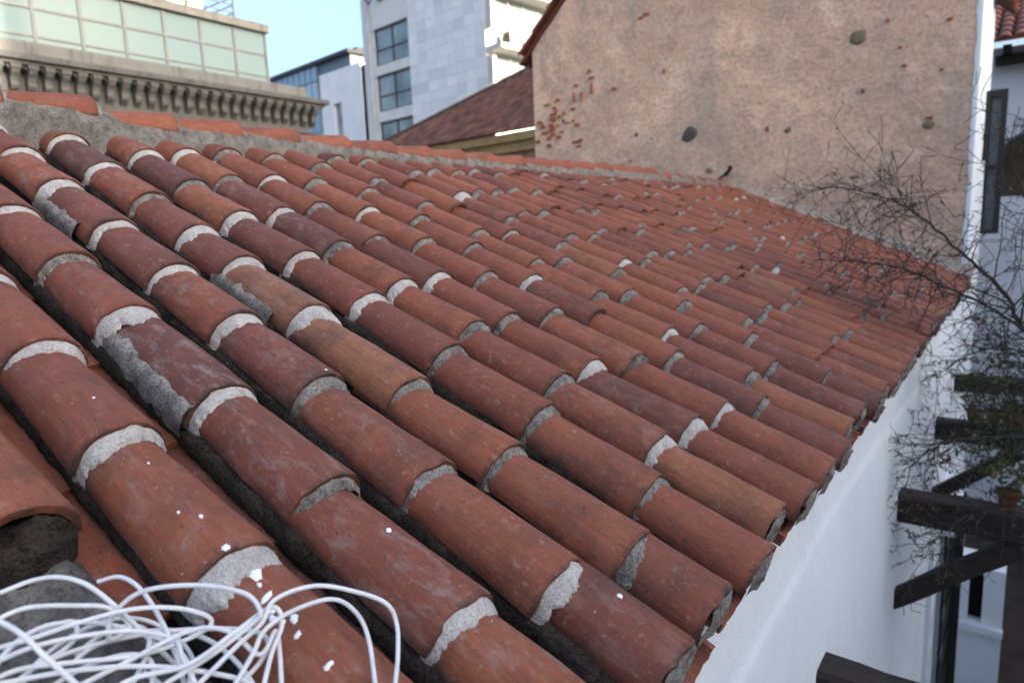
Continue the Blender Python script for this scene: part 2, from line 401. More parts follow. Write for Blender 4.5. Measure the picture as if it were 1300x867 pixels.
for k, u, js in cols:
    ph = rnd.uniform(0, 6); drift = rnd.uniform(-.010, .012)
    for i, v in enumerate(js):
        uu = u + drift*(v+1.4)/1.4 + .005*math.sin(v*3+ph) + rnd.uniform(-.003, .003)
        if k in (3, 4) and v > -.2: uu += .012
        allt.append(dict(k=k, i=i, v=v, u=uu, js=js, tone=min(1, max(0, rnd.gauss(.50, .19))), rx=rnd.gauss(0, .022), rz=rnd.gauss(0, .011), ry=rnd.gauss(0, .006), eave=(i == 0)))
SPEC = {(2, 3): dict(tone=.10, lime=1.0), (4, 4): dict(tone=.97, lime=.55), (3, 4): dict(tone=.55, lime=.5), (2, 1): dict(tone=.36, lime=.75), (2, 2): dict(tone=.32, lime=.6),
        (1, 1): dict(tone=.62, lime=.25), (1, 2): dict(tone=.64, lime=.3), (1, 0): dict(tone=.5, lime=.5), (3, 1): dict(tone=.57, lime=.15), (3, 2): dict(tone=.60, lime=.35), (3, 3): dict(tone=.27, lime=.5),
        (4, 1): dict(tone=.61, lime=.1), (4, 2): dict(tone=.63, lime=.1), (3, 0): dict(tone=.24, lime=.3), (2, 0): dict(tone=.70, lime=.6), (4, 0): dict(tone=.40, lime=.2), (4, 3): dict(tone=.93, lime=.1), (3, 8): dict(tone=.25), (3, 6): dict(tone=.3)}
for t in allt:
    t['lime'] = rnd.random()**3*(.7 if t['k'] < 9 else .25)
    t.update(SPEC.get((t['k'], t['i']), {}))
allt.sort(key=lambda t: (t['v']*math.cos(TH))**2 + t['u']**2 if t['u'] > .2 else 999)
near, far = allt[:290], allt[290:]
for q, t in enumerate(near):
    me = TB[rnd.randrange(3)] if t['eave'] and rnd.random() < .55 else TV[rnd.randrange(12)]
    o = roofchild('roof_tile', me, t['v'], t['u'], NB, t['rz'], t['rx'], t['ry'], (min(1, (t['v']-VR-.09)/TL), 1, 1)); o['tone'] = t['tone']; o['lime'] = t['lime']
mb = MB()
for q, t in enumerate(far):
    xf = Matrix.Translation((t['v'], t['u'], NB)) @ Matrix.Rotation(t['rz'], 4, 'Z') @ Matrix.Rotation(t['rx'], 4, 'X') @ Matrix.Diagonal((min(1, (t['v']-VR-.09)/TL), 1, 1, 1))
    tile_geo(mb, 11+q, nth=12, nl=6, xf=xf, tone=t['tone'])
tag(mb.build('roof_tiles', M['tile_far'], roof, tone=True, ang=50), kind='stuff')
# collars
cnt = 0
NOCOL = set()
WH = {(2, 1), (3, 1), (1, 1), (1, 2), (1, 3), (1, 4), (2, 3), (2, 4), (3, 4), (3, 5), (3, 6), (3, 7), (4, 4), (4, 5), (4, 6)}
GR = {(3, 2), (3, 3), (2, 2), (4, 1), (4, 2), (4, 3), (2, 5), (4, 7)}
for t in allt:
    k, i = t['k'], t['i']
    if t['eave'] and k != 0 and k >= 0:
        roofchild('mortar_plug', PLUG[rnd.randrange(5)], t['v'], t['u'], NB, t['rz'], t['rx']); continue
    if t['eave']: continue
    r = rnd.random()
    if (k, i) in GR: white = False
    elif (k, i) in WH: white = True
    else:
        pw = .85 if (k < 5 and t['v'] < -1.2) else (.45 if k < 8 and t['v'] < -.6 else (.25 if k < 10 else .03)); white = r < pw
        pc = 1 if k < 6 else (.88 if k < 16 else .68)
        if not white and rnd.random() > pc: continue
    if cnt >= 280: break
    cnt += 1
    me = CW[rnd.randrange(7)] if white else CG[rnd.randrange(8)]
    if (k, i) in ((2, 4), (4, 4)): me = CWIDE[0 if k == 2 else 1]
    o = roofchild('mortar_collar', me, t['v'], t['u'], NB, t['rz'], rnd.gauss(0, .05), 0)
# a smear of mortar down the near flank of one tile
def smear(v, u, length, th0, th1, seed, kind='lime'):
    mb = MB(); rows = []
    for i in range(26):
        x = -.36 + length*i/25; row = []
        r, h = rad_at(-.36+length*i/25)
        e = .28*FB(i*.35, seed)
        for j in range(9):
            th = th0 + (th1-th0)*j/8 + e*(1 if j == 0 else (.4 if j < 3 else 0)); d = .009*math.sin(math.pi*min(1, j/3+.02)/2) + .0025*FB(x*60, j*.8, seed) + .002*N3(x*160, j*2.1, seed) - (.008 if j == 0 else 0)
            s_ = math.sin(th); row.append((x, (r+d)*math.cos(th), base_z(x) + ((h+d)*s_**.92 if s_ > 0 else -.05*abs(s_)*2)))
        rows.append(row)
    mb.grid(rows, flip=False); o = mb.build('mortar_smear', M[kind], roof, ang=70); o.location = (v, u, NB); return o
smear(-1.045, .735, .36, rad(143), rad(196), 3.3, 'cement'); smear(-1.32, 1.15, .30, rad(150), rad(196), 8.1, 'cement'); smear(-1.945, .93, .30, rad(150), rad(196), 5.2, 'cement')
# beds of mortar under each column of tiles
BEDS = [bed_mesh(601+i, -2.98, -.11) for i in range(4)]
for k, u, js in cols:
    if k < 0 or k >= 30: continue
    if k == 0: me = bed_mesh(640, -2.98, -.9)
    else: me = BEDS[k % 4]
    roofchild('mortar_bed', me, 0, u, NB)
# pan tiles
pn = 0
for k, u, js in cols:
    uc = u + SPACE/2
    if uc > U1-.03: continue
    n_ = 9 if k < 13 else 1
    lo = -.066 if k >= 1 else -.68
    v = lo + rnd.uniform(-.012, .012)
    for i in range(n_):
        if v - .42 < VR - .2 or k < 0: break
        o = roofchild('pan_tile', PV[rnd.randrange(5)], v, uc + rnd.uniform(-.004, .004), -.086, rnd.gauss(0, .01), rnd.gauss(0, .03) if k or i else .34, 0)
        o['tone'] = min(1, max(0, rnd.gauss(.3, .15))); o['lime'] = 0.0; v -= .335
mb = MB()
for k, u, js in cols:
    if k < 13: continue
    mb.grid([[(x, u+SPACE/2-.07+.14*j/5, -.09-.05*math.sin(math.pi*j/5)) for j in range(6)] for x in (-2.85, -.42)], flip=True, tone=.2)
tag(mb.build('pan_tiles', M['tile_far'], roof, tone=True), kind='stuff')
# ridge
def rn_off(u): return .035*max(0, min(1, (1.42-u)/.2)) + .012*math.sin(u*1.3)
rows = []; mb = MB(); nU = 420
for i in range(nU+1):
    u = U0+(U1-.25-U0)*i/nU; b = .012*FB(u*5, 1.7) + .008*N3(u*23, 4.4); z = rn_off(u)
    pr = [(VR+.20+b*1.6, -.15), (VR+.150+b*1.2, -.085+b), (VR+.120+b, -.050+b*.6), (VR+.095+b*.5, -.025+z*.6), (VR+.075, .005+z), (VR+.02, .025+z), (VR-.05, .01+z), (VR-.14, -.08+z), (VR-.2, -.25)]
    rows.append([(x + .006*FB(u*22, x*30, 2), u, n_ + .006*FB(u*24, x*31, 7)) for x, n_ in pr])
mb.grid(rows, flip=True); mb.build('ridge_mortar', mortar_mat('ridge_cement', (.25, .235, .22), (.075, .069, .063), .8, .85, 1, .008), roof, ang=70)
u = U0+.2; q = 0
while u < U1 - .1:
    me = TV[rnd.choice((0, 2, 5, 8, 10))]
    o = roofchild('ridge_tile', me, VR + rnd.uniform(-.006, .006) + (.01 if u > 6.8 else 0), u, -.030+rn_off(u-.15)+rnd.uniform(-.003, .003) - (.02 if u > 6.9 else 0), math.pi/2+rnd.gauss(0, .012), 0, 0, (.9, 1.0, .92))
    # crown vertical: the ridge sits square to the ground, not to the slope
    o.rotation_euler = Matrix.Rotation(math.pi/2+rnd.gauss(0, .01), 3, 'Z').to_euler(); o.rotation_euler.rotate(Matrix.Rotation(-TH*.55, 3, 'Y'))
    o['tone'] = min(1, max(.2, rnd.gauss(.45, .12))); o['lime'] = .15
    if rnd.random() < .75:
        c = roofchild('mortar_collar', CG[rnd.randrange(8)], o.location.x, u, o.location.z, 0, 0, 0, .93); c.rotation_euler = o.rotation_euler
    u += rnd.uniform(.315, .345); q += 1
# rear slope, out of sight behind the ridge
back = MB(); BD = Vector((-math.cos(2*TH), 0, -math.sin(2*TH)))
bx = Vector((VR-.05, 0, 0)); 
def bk(u, d, n_): 
    nn = Vector((-math.sin(2*TH), 0, math.cos(2*TH))); p = bx + BD*d + nn*n_; return (p.x, u, p.z)
back.grid([[bk(U0, 0, -.1), bk(U0, 2.6, -.1)], [bk(U1, 0, -.1), bk(U1, 2.6, -.1)]], tone=.2)
for k, u, js in cols:
    for r_ in range(8):
        t = rnd.gauss(.5, .2)
        back.grid([[bk(u+rr*math.cos(math.pi*j/7), d, -.09+hh*math.sin(math.pi*j/7)) for j in range(8)] for d, rr, hh in ((.05+r_*.33, .07, .062), (.05+r_*.33+.35, .086, .085))], tone=t, flip=True)
tag(back.build('slope_tiles', M['tile_far'], roof, tone=True), kind='stuff')
# cement patch where the tiles stop short beside the verge
mb = MB(); rows = []
for i in range(66):
    v = -1.0 + .92*i/65; row = []
    for j in range(90):
        u = -1.15 + 1.60*j/89
        n_ = -.128 + .014*FB(v*5, u*5, 3) + .005*FB(v*26, u*26, 1) + .007*N3(v*70, u*70, 6)
        if v < -.86: n_ -= (-.86-v)*.55
        if u > .36: n_ -= (u-.36)*.4
        if -.72 > v > -.90 and u < .40: n_ += .035*max(0, 1-abs(v+.84)/.09)*(1 if u < .37 else (.40-u)/.03)*(.6+.6*N3(u*14, v*10))
        q = ((v+.73)/.12)**2+((u-.355)/.05)**2
        if q < 1: n_ += .045*(1-q)*(.8+.5*N3(v*20, u*20, 3))
        row.append((v, u, n_))
    rows.append(row)
mb.grid(rows, flip=True); mb.build('cement_patch', M['slab'], roof, ang=80)
mb = MB(); rows = []                           # mossy lump that closes the short column's end
for i in range(7):
    t = i/6; row = []
    for j in range(30):
        th = math.pi*j/29; r = .077*(1-t)
        y, z = r*math.cos(th), .010+.074*(1-t)*math.sin(th)**.92
        row.append((-.002+.030*math.sin(t*1.57)*(1-z/.10) + .010*FB(y*26, z*26, 4) + .004*N3(y*90, z*90), y*1.0, z-(.03 if j in (0, 29) else 0)))
    rows.append(row)
mb.grid(rows); o = mb.build('mossy_mortar', M['dark_mortar'], roof, ang=70); o.location = (-.845, .306, NB)
for k in range(-6, 0): roofchild('mossy_mortar', o.data, -.845, .308+SPACE*k, NB)
o = roofchild('roof_tile', TV[3], -.40, .135, -.150, rad(8), 0, rad(2)); o['tone'] = .5; o['lime'] = .1
# drops of white paint
mb0 = []
def drop(v, u0, th, a, b, rot, seed):
    """small splash on a cover tile, local to the tile column at u0"""
    x = 0; best = min((t for t in near if abs(t['u']-u0) < .06 and t['v'] > v), key=lambda t: t['v'], default=None)
    if not best: return
    xl = v - best['v']; r, h = rad_at(xl); mb = MB(); n_ = 16; rim = []
    for j in range(n_):
        a_ = 2*math.pi*j/n_; e = 1+.55*N3(math.cos(a_)*1.9, math.sin(a_)*1.9, seed)+.2*N3(math.cos(a_)*5, math.sin(a_)*5, seed)
        px, pt = a*e*math.cos(a_), b*e*math.sin(a_)
        dx, dt = px*math.cos(rot)-pt*math.sin(rot), (px*math.sin(rot)+pt*math.cos(rot))/r
        rim.append((xl+dx, th+dt))
    def S_(x, th, o_): rr, hh = rad_at(x); return (x, (rr+o_)*math.cos(th), base_z(x)+(hh+o_)*max(0, math.sin(th))**.92)
    vs = [S_(*p, -.001) for p in rim] + [S_(xl+(p[0]-xl)*.75, th+(p[1]-th)*.85, .0017) for p in rim] + [S_(xl, th, .0021)]
    fs = [(j, (j+1) % n_, n_+(j+1) % n_, n_+j) for j in range(n_)] + [(n_+j, n_+(j+1) % n_, 2*n_) for j in range(n_)]
    mb.add(vs, fs); o = mb.build('paint_drop', M['paint_white'], roof, ang=80)
    o.location = (best['v'], best['u'], NB); o.rotation_euler = (best['rx'], best['ry'], best['rz'])
DR = [(-.60, .519, 1.62, .016, .009, .3), (-.655, .519, 1.75, .007, .006, 0), (-.58, .519, 1.72, .005, .003, 0), (-.555, .519, 1.78, .013, .005, 1.2), (-.535, .519, 1.88, .008, .006, .6), (-.518, .519, 1.98, .009, .0055, .3),
      (-.50, .519, 1.70, .008, .006, .8), (-.505, .519, 1.9, .006, .003, 1.2), (-.475, .519, 1.86, .007, .004, 1.2), (-.41, .519, 1.85, .008, .005, 1.5), (-.735, .519, 1.65, .004, .003, 0), (-.765, .519, 1.9, .003, .002, 0),
      (-1.10, .519, 1.6, .004, .003, 0), (-.56, .73, 1.5, .006, .005, .6), (-.22, .955, 1.5, .007, .006, 0), (-.90, .519, 1.6, .003, .002, 0), (-1.15, .519, 1.8, .003, .002, .5), (-1.02, .935, 1.4, .004, .003, 0), (-.63, .519, 1.85, .003, .002, 0)]
for i, d in enumerate(DR): drop(*d, i*3.3)

# front wall of the house, a soft ledge below the eave
mb = MB(); rows = []
zs = [-.2, .4, .9, 1.4, 1.9, 2.4, 2.9, 3.4, 3.8, 4.1, 4.3, 4.42, 4.46, 4.48, 4.50, 4.515, 4.53, 4.545, 4.56, 4.58, 4.60, 4.66, 4.72, 4.80]
for z in zs:
    zr = z - Z0; off = 0 if zr < -1.12 else .035*min(1, (zr+1.12)/.10)
    row = []
    for i in range(150):
        y = U0-.05 + (8.9-U0+.05)*i/149
        lz = .03*math.sin(y*1.7)
        of = .007*min(1, max(0, (zr+1.08+lz)/.035))
        row.append((-.475 - of + .010*FB(y*.9, z*.9, 2) + .004*FB(y*3, z*3, 5), y, z))
    rows.append(row)
mb.grid(rows, flip=True)
mb.box((-6.0, U0, -.2), (-5.7, 8.86, Z0-1.0)); mb.box((-5.7, U0, -.2), (-.53, U0+.3, Z0-1.0))
mb.grid([[(-.53, U0, -.2), (-.53, U0, 4.78)], [(-.90, U0, -.2), (-.90, U0, 4.78)]])
wall = mb.build('wall', M['white'], ang=60); wall.parent = house; wall.matrix_local = house_inv
# grilled window low in the wall
win = MB(); win.box((-.50, 6.62, Z0-2.74), (-.30, 8.10, Z0-2.66)); win.box((-.50, 6.58, Z0-5.0), (-.44, 6.64, Z0-2.66)); win.box((-.50, 7.92, Z0-5.0), (-.28, 8.10, Z0-2.74))
wo = win.build('window', M['white'], smooth=False); wo.parent = house; wo.matrix_local = house_inv
p = MB(); p.box((-.49, 6.645, Z0-5.0), (-.445, 6.70, Z0-2.74)); p.build('jamb', M['iron'], wo, smooth=False)
for x, y in ((-.362, 6.66), (-.362, 7.79)):
    b = MB(); b.tube([(x, y, Z0-5.0), (x, y, Z0-2.76)], .012, 8); b.build('bar', M['iron'], wo)
for z in (-3.05, -3.45, -3.85, -4.25, -4.65):
    b = MB(); b.box((-.374, 6.62, Z0+z-.015), (-.35, 7.85, Z0+z+.015)); b.build('crossbar', M['iron'], wo, smooth=False)
sh = MB(); sh.box((-.40, 7.845, Z0-5.0), (-.275, 7.90, Z0-2.76)); sh.build('shutter', M['iron'], wo, smooth=False)

# ------------------------------------------------------------------ cable
RC = [[(-.729,.244,0),(-.72,.274,.01),(-.7,.296,.02),(-.671,.316,.02),(-.632,.337,0),(-.591,.358,-.03),(-.546,.379,-.06)],
[(-.686,.206,0),(-.691,.255,0),(-.653,.3,.01),(-.637,.33,0),(-.613,.344,-.02),(-.61,.319,-.02),(-.624,.326,0),(-.617,.357,.03),(-.574,.403,.05),(-.523,.436,.06),(-.488,.436,.06),(-.484,.426,.05),(-.492,.38,.02),(-.501,.33,0),(-.495,.3,0)],
[(-.47,.332,0),(-.479,.402,.03),(-.478,.433,.05),(-.493,.461,.06),(-.483,.515,.06),(-.448,.556,.055),(-.411,.581,.05),(-.388,.586,.03),(-.354,.56,.02),(-.319,.524,.01)],
[(-.435,.359,0),(-.458,.411,.03),(-.473,.435,.04),(-.472,.473,.05),(-.456,.522,.055),(-.428,.542,.045),(-.397,.546,.02),(-.333,.507,.01)],
[(-.669,.194,.06),(-.612,.219,.06),(-.568,.232,.05),(-.511,.248,.04)],
[(-.654,.196,0),(-.635,.243,.01),(-.62,.286,.02),(-.605,.342,.02),(-.574,.386,.02),(-.546,.411,.01),(-.542,.391,0),(-.56,.332,-.01),(-.595,.268,-.01),(-.61,.219,0),(-.608,.175,0)],
[(-.568,.234,-.02),(-.553,.301,0),(-.538,.376,.02),(-.504,.407,.03),(-.459,.423,.02),(-.471,.452,.03),(-.451,.448,.01),(-.409,.424,0)],
[(-.617,.192,.02),(-.628,.256,0),(-.595,.329,0),(-.553,.366,0),(-.521,.361,0),(-.477,.355,0),(-.44,.353,0)],
[(-.603,.201,0),(-.573,.267,0),(-.527,.334,0),(-.459,.395,0),(-.425,.404,0)],
[(-.666,.263,-.02),(-.652,.291,-.01),(-.637,.292,-.02),(-.632,.275,-.03),(-.625,.24,-.03),(-.608,.196,-.03)],
[(-.518,.26,.01),(-.521,.303,.01),(-.496,.353,.02),(-.492,.409,.04),(-.492,.457,.05),(-.47,.459,.04),(-.451,.434,.02),(-.41,.393,.01)]]
mb = MB()
for q, c in enumerate(RC):
    pts = [ROOF @ p for p in cr(c, 8)]; mb.tube(pts, .0030, 8)
rn = random.Random(21)
for q in range(9):                             # loose turns lying round the bundle
    cx, cy, a, b, ro = -.54+rn.uniform(-.05, .05), .28+rn.uniform(-.05, .06), rn.uniform(.05, .10), rn.uniform(.07, .15), rn.uniform(0, 3)
    t0, t1 = rn.uniform(0, 6), rn.uniform(3.5, 6.5); c = []
    for i in range(12):
        t = t0+t1*i/11; x, y = a*math.cos(t)*(1+.12*math.sin(t*2+q)), b*math.sin(t)
        c.append((cx+x*math.cos(ro)-y*math.sin(ro), cy+x*math.sin(ro)+y*math.cos(ro), -.055+.02*math.sin(t*1.5+q)+.006*q))
    mb.tube([ROOF @ p for p in cr(c, 6)], .0030, 8)
tag(mb.build('cable_coil', M['cable']), 'loose tangled coil of thin white cable lying on the roof tiles', 'cable')

# ------------------------------------------------------------------ gable house beyond the roof
def R(z): return Z0 + z
GY = 8.9
gab = empty('gable_house', (-3.3, GY, 0)); tag(gab, 'old house with a bare rough pinkish plaster gable wall', 'house')
ginv = Matrix.Translation((3.3, -GY, 0))
def gpart(mb, name, mat, parent=gab, **k):
    o = mb.build(name, mat, parent, **k)
    if parent is gab: o.matrix_local = ginv
    return o
GX0, GX1 = -6.05, -.475
def gtop(x): return min(2.60 + (x-GX0)*.98, 2.75+(GX1-x)*.98)
mb = MB(); rows = []
nx, nz = 150, 110
for i in range(nx+1):
    x = GX0+(GX1-GX0)*i/nx; zt = gtop(x); row = []
    for j in range(nz+1):
        z = -2.0 + (zt+2.0)*j/nz
        e = min(1, (x-GX0)/.15, (GX1-x)/.1)
        row.append((x, GY + .018*FB(x*1.1, z*1.1, 4)*e + .007*FB(x*5, z*5, 9)*e, R(z)))
    rows.append(row)
mb.grid(rows, flip=False); mb.add([(GX0, GY, 0), (GX1, GY, 0), (GX1, GY, R(-2)), (GX0, GY, R(-2))], [(0,1,2,3)])
mb.add([(GX0, GY, 0), (GX0, 11.85, 0), (GX0, 11.85, R(2.6)), (GX0, GY, R(2.6))], [(3,2,1,0)])
gw = gpart(mb, 'gable_wall', M['gable'], ang=70)
# mortar fillet where the tiles run against the wall
mb = MB(); rows = []
for i in range(160):
    v = -2.85 + 2.75*i/159; b = .035*FB(v*4, 2.2) + .02*N3(v*17, 3) - .03
    row = []
    for (du, n_) in ((-.13+b, -.075), (-.075+b*.7, -.025+b*.4), (-.03, .045+b), (.0, .10+b*1.4), (.03, .13+b*1.4)):
        p = ROOF @ Vector((v, GY+du, n_ + .012*FB(v*12, du*30, 8))); row.append((p.x, p.y, p.z))
    rows.append(row)
mb.grid(rows, flip=False); gpart(mb, 'mortar_fillet', mortar_mat('buff_mortar', (.42, .34, .28), (.17, .14, .12), .6, .8, .8, .008), ang=75)
# stones and brick shards bedded in the plaster
def stone(x, z, a, b, rot, mat, seed, dep=.028):
    mb = MB(); rows = []
    for i in range(6):
        ph = math.pi/2*i/5; row = []
        for j in range(14):
            t = 2*math.pi*j/14; e = 1+.28*N3(math.cos(t)*1.3, math.sin(t)*1.3, seed)
            px, pz = a*e*math.cos(t)*math.cos(ph), b*e*math.sin(t)*math.cos(ph)
            row.append((x+px*math.cos(rot)-pz*math.sin(rot), GY+.012-dep*math.sin(ph)**.7, R(z)+px*math.sin(rot)+pz*math.cos(rot)))
        rows.append(row)
    mb.grid(rows, closed=True, flip=True); o = mb.build('stone', M[mat], gw, ang=50); return o
for i, a in enumerate([(-3.60, 1.15, .13, .085, .6, 'stone_dark'), (-1.63, 1.98, .095, .085, .3, 'stone_olive'), (-.895, .95, .075, .052, 0, 'stone_olive'), (-3.33, .66, .06, .04, 0, 'stone_olive'),
      (-4.12, 1.14, .055, .035, -.4, 'stone_olive'), (-4.36, 1.23, .03, .03, 0, 'stone_dark'), (-2.36, 1.06, .05, .035, .4, 'stone_olive'), (-1.55, 1.4, .025, .03, 0, 'stone_olive'),
      (-1.0, .1, .06, .03, .2, 'stone_dark'), (-5.53, 1.55, .035, .05, .5, 'stone_dark'), (-1.6, .45, .06, .03, .1, 'stone_olive'), (-3.0, .30, .06, .03, 0, 'stone_dark'), (-1.9, -.05, .05, .03, 0, 'stone_olive')]):
    stone(*a, i*1.7)
brn = random.Random(3)
BR = [(-5.95, 1.58, .09, .03), (-5.90, 1.50, .08, .03), (-5.85, 1.42, .10, .03), (-5.72, 1.38, .09, .035), (-5.62, 1.33, .09, .035), (-5.80, 1.33, .07, .03), (-5.60, 1.62, .06, .03), (-5.52, 1.66, .05, .025), (-5.66, 1.70, .04, .02),
      (-5.34, 1.86, .025, .09), (-5.22, 1.86, .022, .09), (-5.05, 1.93, .028, .11), (-5.05, 2.08, .07, .025), (-5.08, 2.18, .05, .025), (-5.30, 2.02, .05, .02), (-5.62, 1.86, .06, .03), (-5.30, 1.47, .09, .04), (-5.36, 1.53, .04, .03), (-4.70, 1.88, .06, .03),
      (-.89, 1.02, .06, .022), (-1.33, 2.10, .03, .03), (-4.20, 2.75, .08, .035), (-4.28, 2.72, .05, .03), (-.75, 2.0, .04, .02), (-1.2, 1.8, .03, .015), (-4.45, .88, .03, .02), (-4.9, .75, .03, .03), (-1.15, 1.6, .04, .02), (-3.95, 2.0, .03, .04), (-.8, 1.5, .03, .02), (-2.6, 1.1, .035, .05)]
for x, z, w, h in BR + [(brn.gauss(-5.7, .22), brn.gauss(1.55, .16), brn.uniform(.04, .1), brn.uniform(.02, .035)) for _ in range(22)]:
    if x < GX0+.05: continue
    w *= 1.35; h *= 1.25
    mb = MB(); rows = []; sd_ = brn.uniform(0, 50)
    pts = []
    for j in range(10):
        t = 2*math.pi*j/10; e = 1+.35*N3(math.cos(t)*1.5, math.sin(t)*1.5, sd_)
        cx_, cz_ = max(-1, min(1, 1.25*math.cos(t))), max(-1, min(1, 1.25*math.sin(t)))
        pts.append((x+w*.5*cx_*e, z+h*.6*cz_*e))
    y0, y1 = GY+.03, GY-.016-brn.uniform(0, .008)
    vs = [(a, y0, R(b)) for a, b in pts] + [(x+(a-x)*.80, y1, R(z+(b-z)*.88)) for a, b in pts]
    mb.add(vs, [(j, (j+1) % 10, 10+(j+1) % 10, 10+j) for j in range(10)] + [tuple(range(10, 20))]); mb.build('brick', M['brick'], gw, ang=40)
mb = MB(); mb.tube([(-3.10, GY+.03, R(.60)), (-3.08, GY-.10, R(.60)), (-3.02, GY-.14, R(.63)), (-3.0, GY-.14, R(.69))], [.022, .022, .026, .03], 8); mb.tube([(-3.10, GY-.05, R(.60)), (-3.16, GY-.12, R(.54))], .016, 6); gpart(mb, 'pipe_stub', M['iron'])
# white side wall past the gable corner, its whitewash lapping raggedly on to the gable
mb = MB(); rows = []
WE = 11.45
for i in range(60):
    z = -5.6 + 8.35*i/59; row = []
    lap = .035 + .018*FB(z*6, 3.3) + .010*N3(z*31, 8)
    row += [(GX1-lap, GY-.006, R(z)), (GX1-.012, GY-.012, R(z)), (GX1+.012, GY-.006, R(z))]
    for k in range(1, 12):
        y = GY + (WE-GY)*k/11; row.append((GX1+.014+.006*FB(y*2, z*2, 6), y, R(z)))
    rows.append(row)
mb.grid(rows, flip=True); sw = gpart(mb, 'side_wall', M['white'], ang=60)
mb = MB(); mb.box((GX1-.02, 10.55, R(.62)), (GX1+.05, 10.62, R(1.45))); gpart(mb, 'slit_frame', M['iron'], smooth=False)
# dark iron window cage standing off the side wall
cage = MB(); cage.box((GX1+.01, 11.36, R(-.25)), (GX1+.20, 11.42, R(1.50)))
cg = gpart(cage, 'window_shutter', plain('slate_shutter', (.10, .115, .13), .5, .4, .3, 8), smooth=False)
for (a, b) in (((GX1, 11.33, R(-.28)), (GX1+.045, 11.43, R(1.55))), ((GX1+.15, 11.33, R(-.28)), (GX1+.215, 11.43, R(1.55))), ((GX1, 11.32, R(1.47)), (GX1+.215, 11.44, R(1.56))), ((GX1, 11.325, R(.55)), (GX1+.21, 11.435, R(.60))), ((GX1, 11.325, R(-.3)), (GX1+.21, 11.435, R(-.24)))):
    f = MB(); f.box(a, b); f.build('shutter_frame', M['iron'], cg, smooth=False)
# roof of the gable house: verge tiles and two slopes
rfm = tile_mat('terracotta_neighbour', True)
mb = MB()
ap = ((GX0+GX1)/2, 5.40)
def slope_tiles(mb, A, B, C, ncol, nrow, r=.085, hgt=.07, nt=5, rn=random.Random(9)):
    """barrel tiles over the parallelogram A (eave start), B (eave end), C (top start)"""
    A, B, C = Vector(A), Vector(B), Vector(C); e = (B-A); s_ = (C-A); nn = e.cross(s_).normalized()
    if nn.z < 0: nn = -nn
    eu = e.normalized()
    mb.grid([[A-nn*.01, B-nn*.01], [C-nn*.01, C+e-nn*.01]], tone=.1)
    for k in range(ncol):
        c = A+e*((k+.5)/ncol)
        for q in range(nrow):
            t = min(1, max(0, rn.gauss(.4, .25))); rows = []
            for (tt, sc) in ((q/nrow-.012, 1.12), ((q+1)/nrow, .85)):
                rows.append([c+s_*tt+eu*(r*sc*math.cos(math.pi*j/nt)+rn.uniform(-.004, .004))+nn*(hgt*sc*math.sin(math.pi*j/nt)) for j in range(nt+1)])
            mb.grid(rows, tone=t)
            mb.add([*rows[0]], [tuple(range(nt+1))], tone=t)
slope_tiles(mb, (GX0-.18, GY-.05, R(2.48)), (GX0-.18, 11.9, R(2.48)), (ap[0], GY-.05, R(ap[1]+.06)), 13, 11)
slope_tiles(mb, (GX1+.18, GY-.05, R(2.60)), (GX1+.18, 11.9, R(2.60)), (ap[0], GY-.05, R(ap[1]+.06)), 13, 11)
tag(gpart(mb, 'roof', rfm, tone=True), kind='stuff')
ver = MB(); tile_geo(ver, 77, nth=10, nl=5); vme = ver.mesh('verge_tile', M['tile'])
vs_, ve_ = Vector((GX0-.16, GY-.04, R(2.55))), Vector((ap[0], GY-.04, R(ap[1]+.10)))
for i in range(11):
    o = link('verge_tile', vme, gab); p = vs_.lerp(ve_, i/11) - Vector((-3.3, GY, 0)); dr = (vs_-ve_).normalized()
    xa = dr; ya = Vector((0, 1, 0)); za = xa.cross(ya)
    if za.z < 0: ya = -ya; za = xa.cross(ya)
    o.matrix_local = Matrix.Translation(p) @ Matrix((xa, ya, za)).transposed().to_4x4(); o['tone'] = rnd.uniform(.3, .7); o['lime'] = 0.0

# ------------------------------------------------------------------ arcaded house at the courtyard's end
FY = 15.0
arc = empty('arcade_house', (2, FY, 0)); tag(arc, 'whitewashed house with a dark rounded arch at the end of the courtyard', 'house')
ai = Matrix.Translation((-2, -FY, 0))
def apart(mb, name, mat, parent=arc, **k):
    o = mb.build(name, mat, parent, **k); o.matrix_local = ai if parent is arc else o.matrix_local; return o
mb = MB()
AX, AR, AZ, AB = .35, 1.00, .50, .24                   # arch centre, radius, spring height, sill
def arch_top(x):
    q = (x-AX)/AR; return None if abs(q) >= 1 else AZ + AR*math.sqrt(1-q*q)*.92
n_ = 120
for i in range(n_):
    xa, xb = -.9+6*i/n_, -.9+6*(i+1)/n_
    ta, tb = arch_top(xa), arch_top(xb)
    if ta is None or tb is None:
        mb.add([(xa, FY, 0), (xb, FY, 0), (xb, FY, R(2.75)), (xa, FY, R(2.75))], [(0,1,2,3)])
    else:
        mb.add([(xa, FY, R(ta)), (xb, FY, R(tb)), (xb, FY, R(2.75)), (xa, FY, R(2.75))], [(0,1,2,3)])
        mb.add([(xa, FY, R(ta)), (xb, FY, R(tb)), (xb, FY+.45, R(tb)), (xa, FY+.45, R(ta))], [(3,2,1,0)])
        mb.add([(xa, FY, 0), (xb, FY, 0), (xb, FY, R(AB)), (xa, FY, R(AB))], [(0,1,2,3)])
        mb.add([(xa, FY, R(AB)), (xb, FY, R(AB)), (xb, FY+.45, R(AB)), (xa, FY+.45, R(AB))], [(0,1,2,3)])
apart(mb, 'facade', M['white'], ang=40)
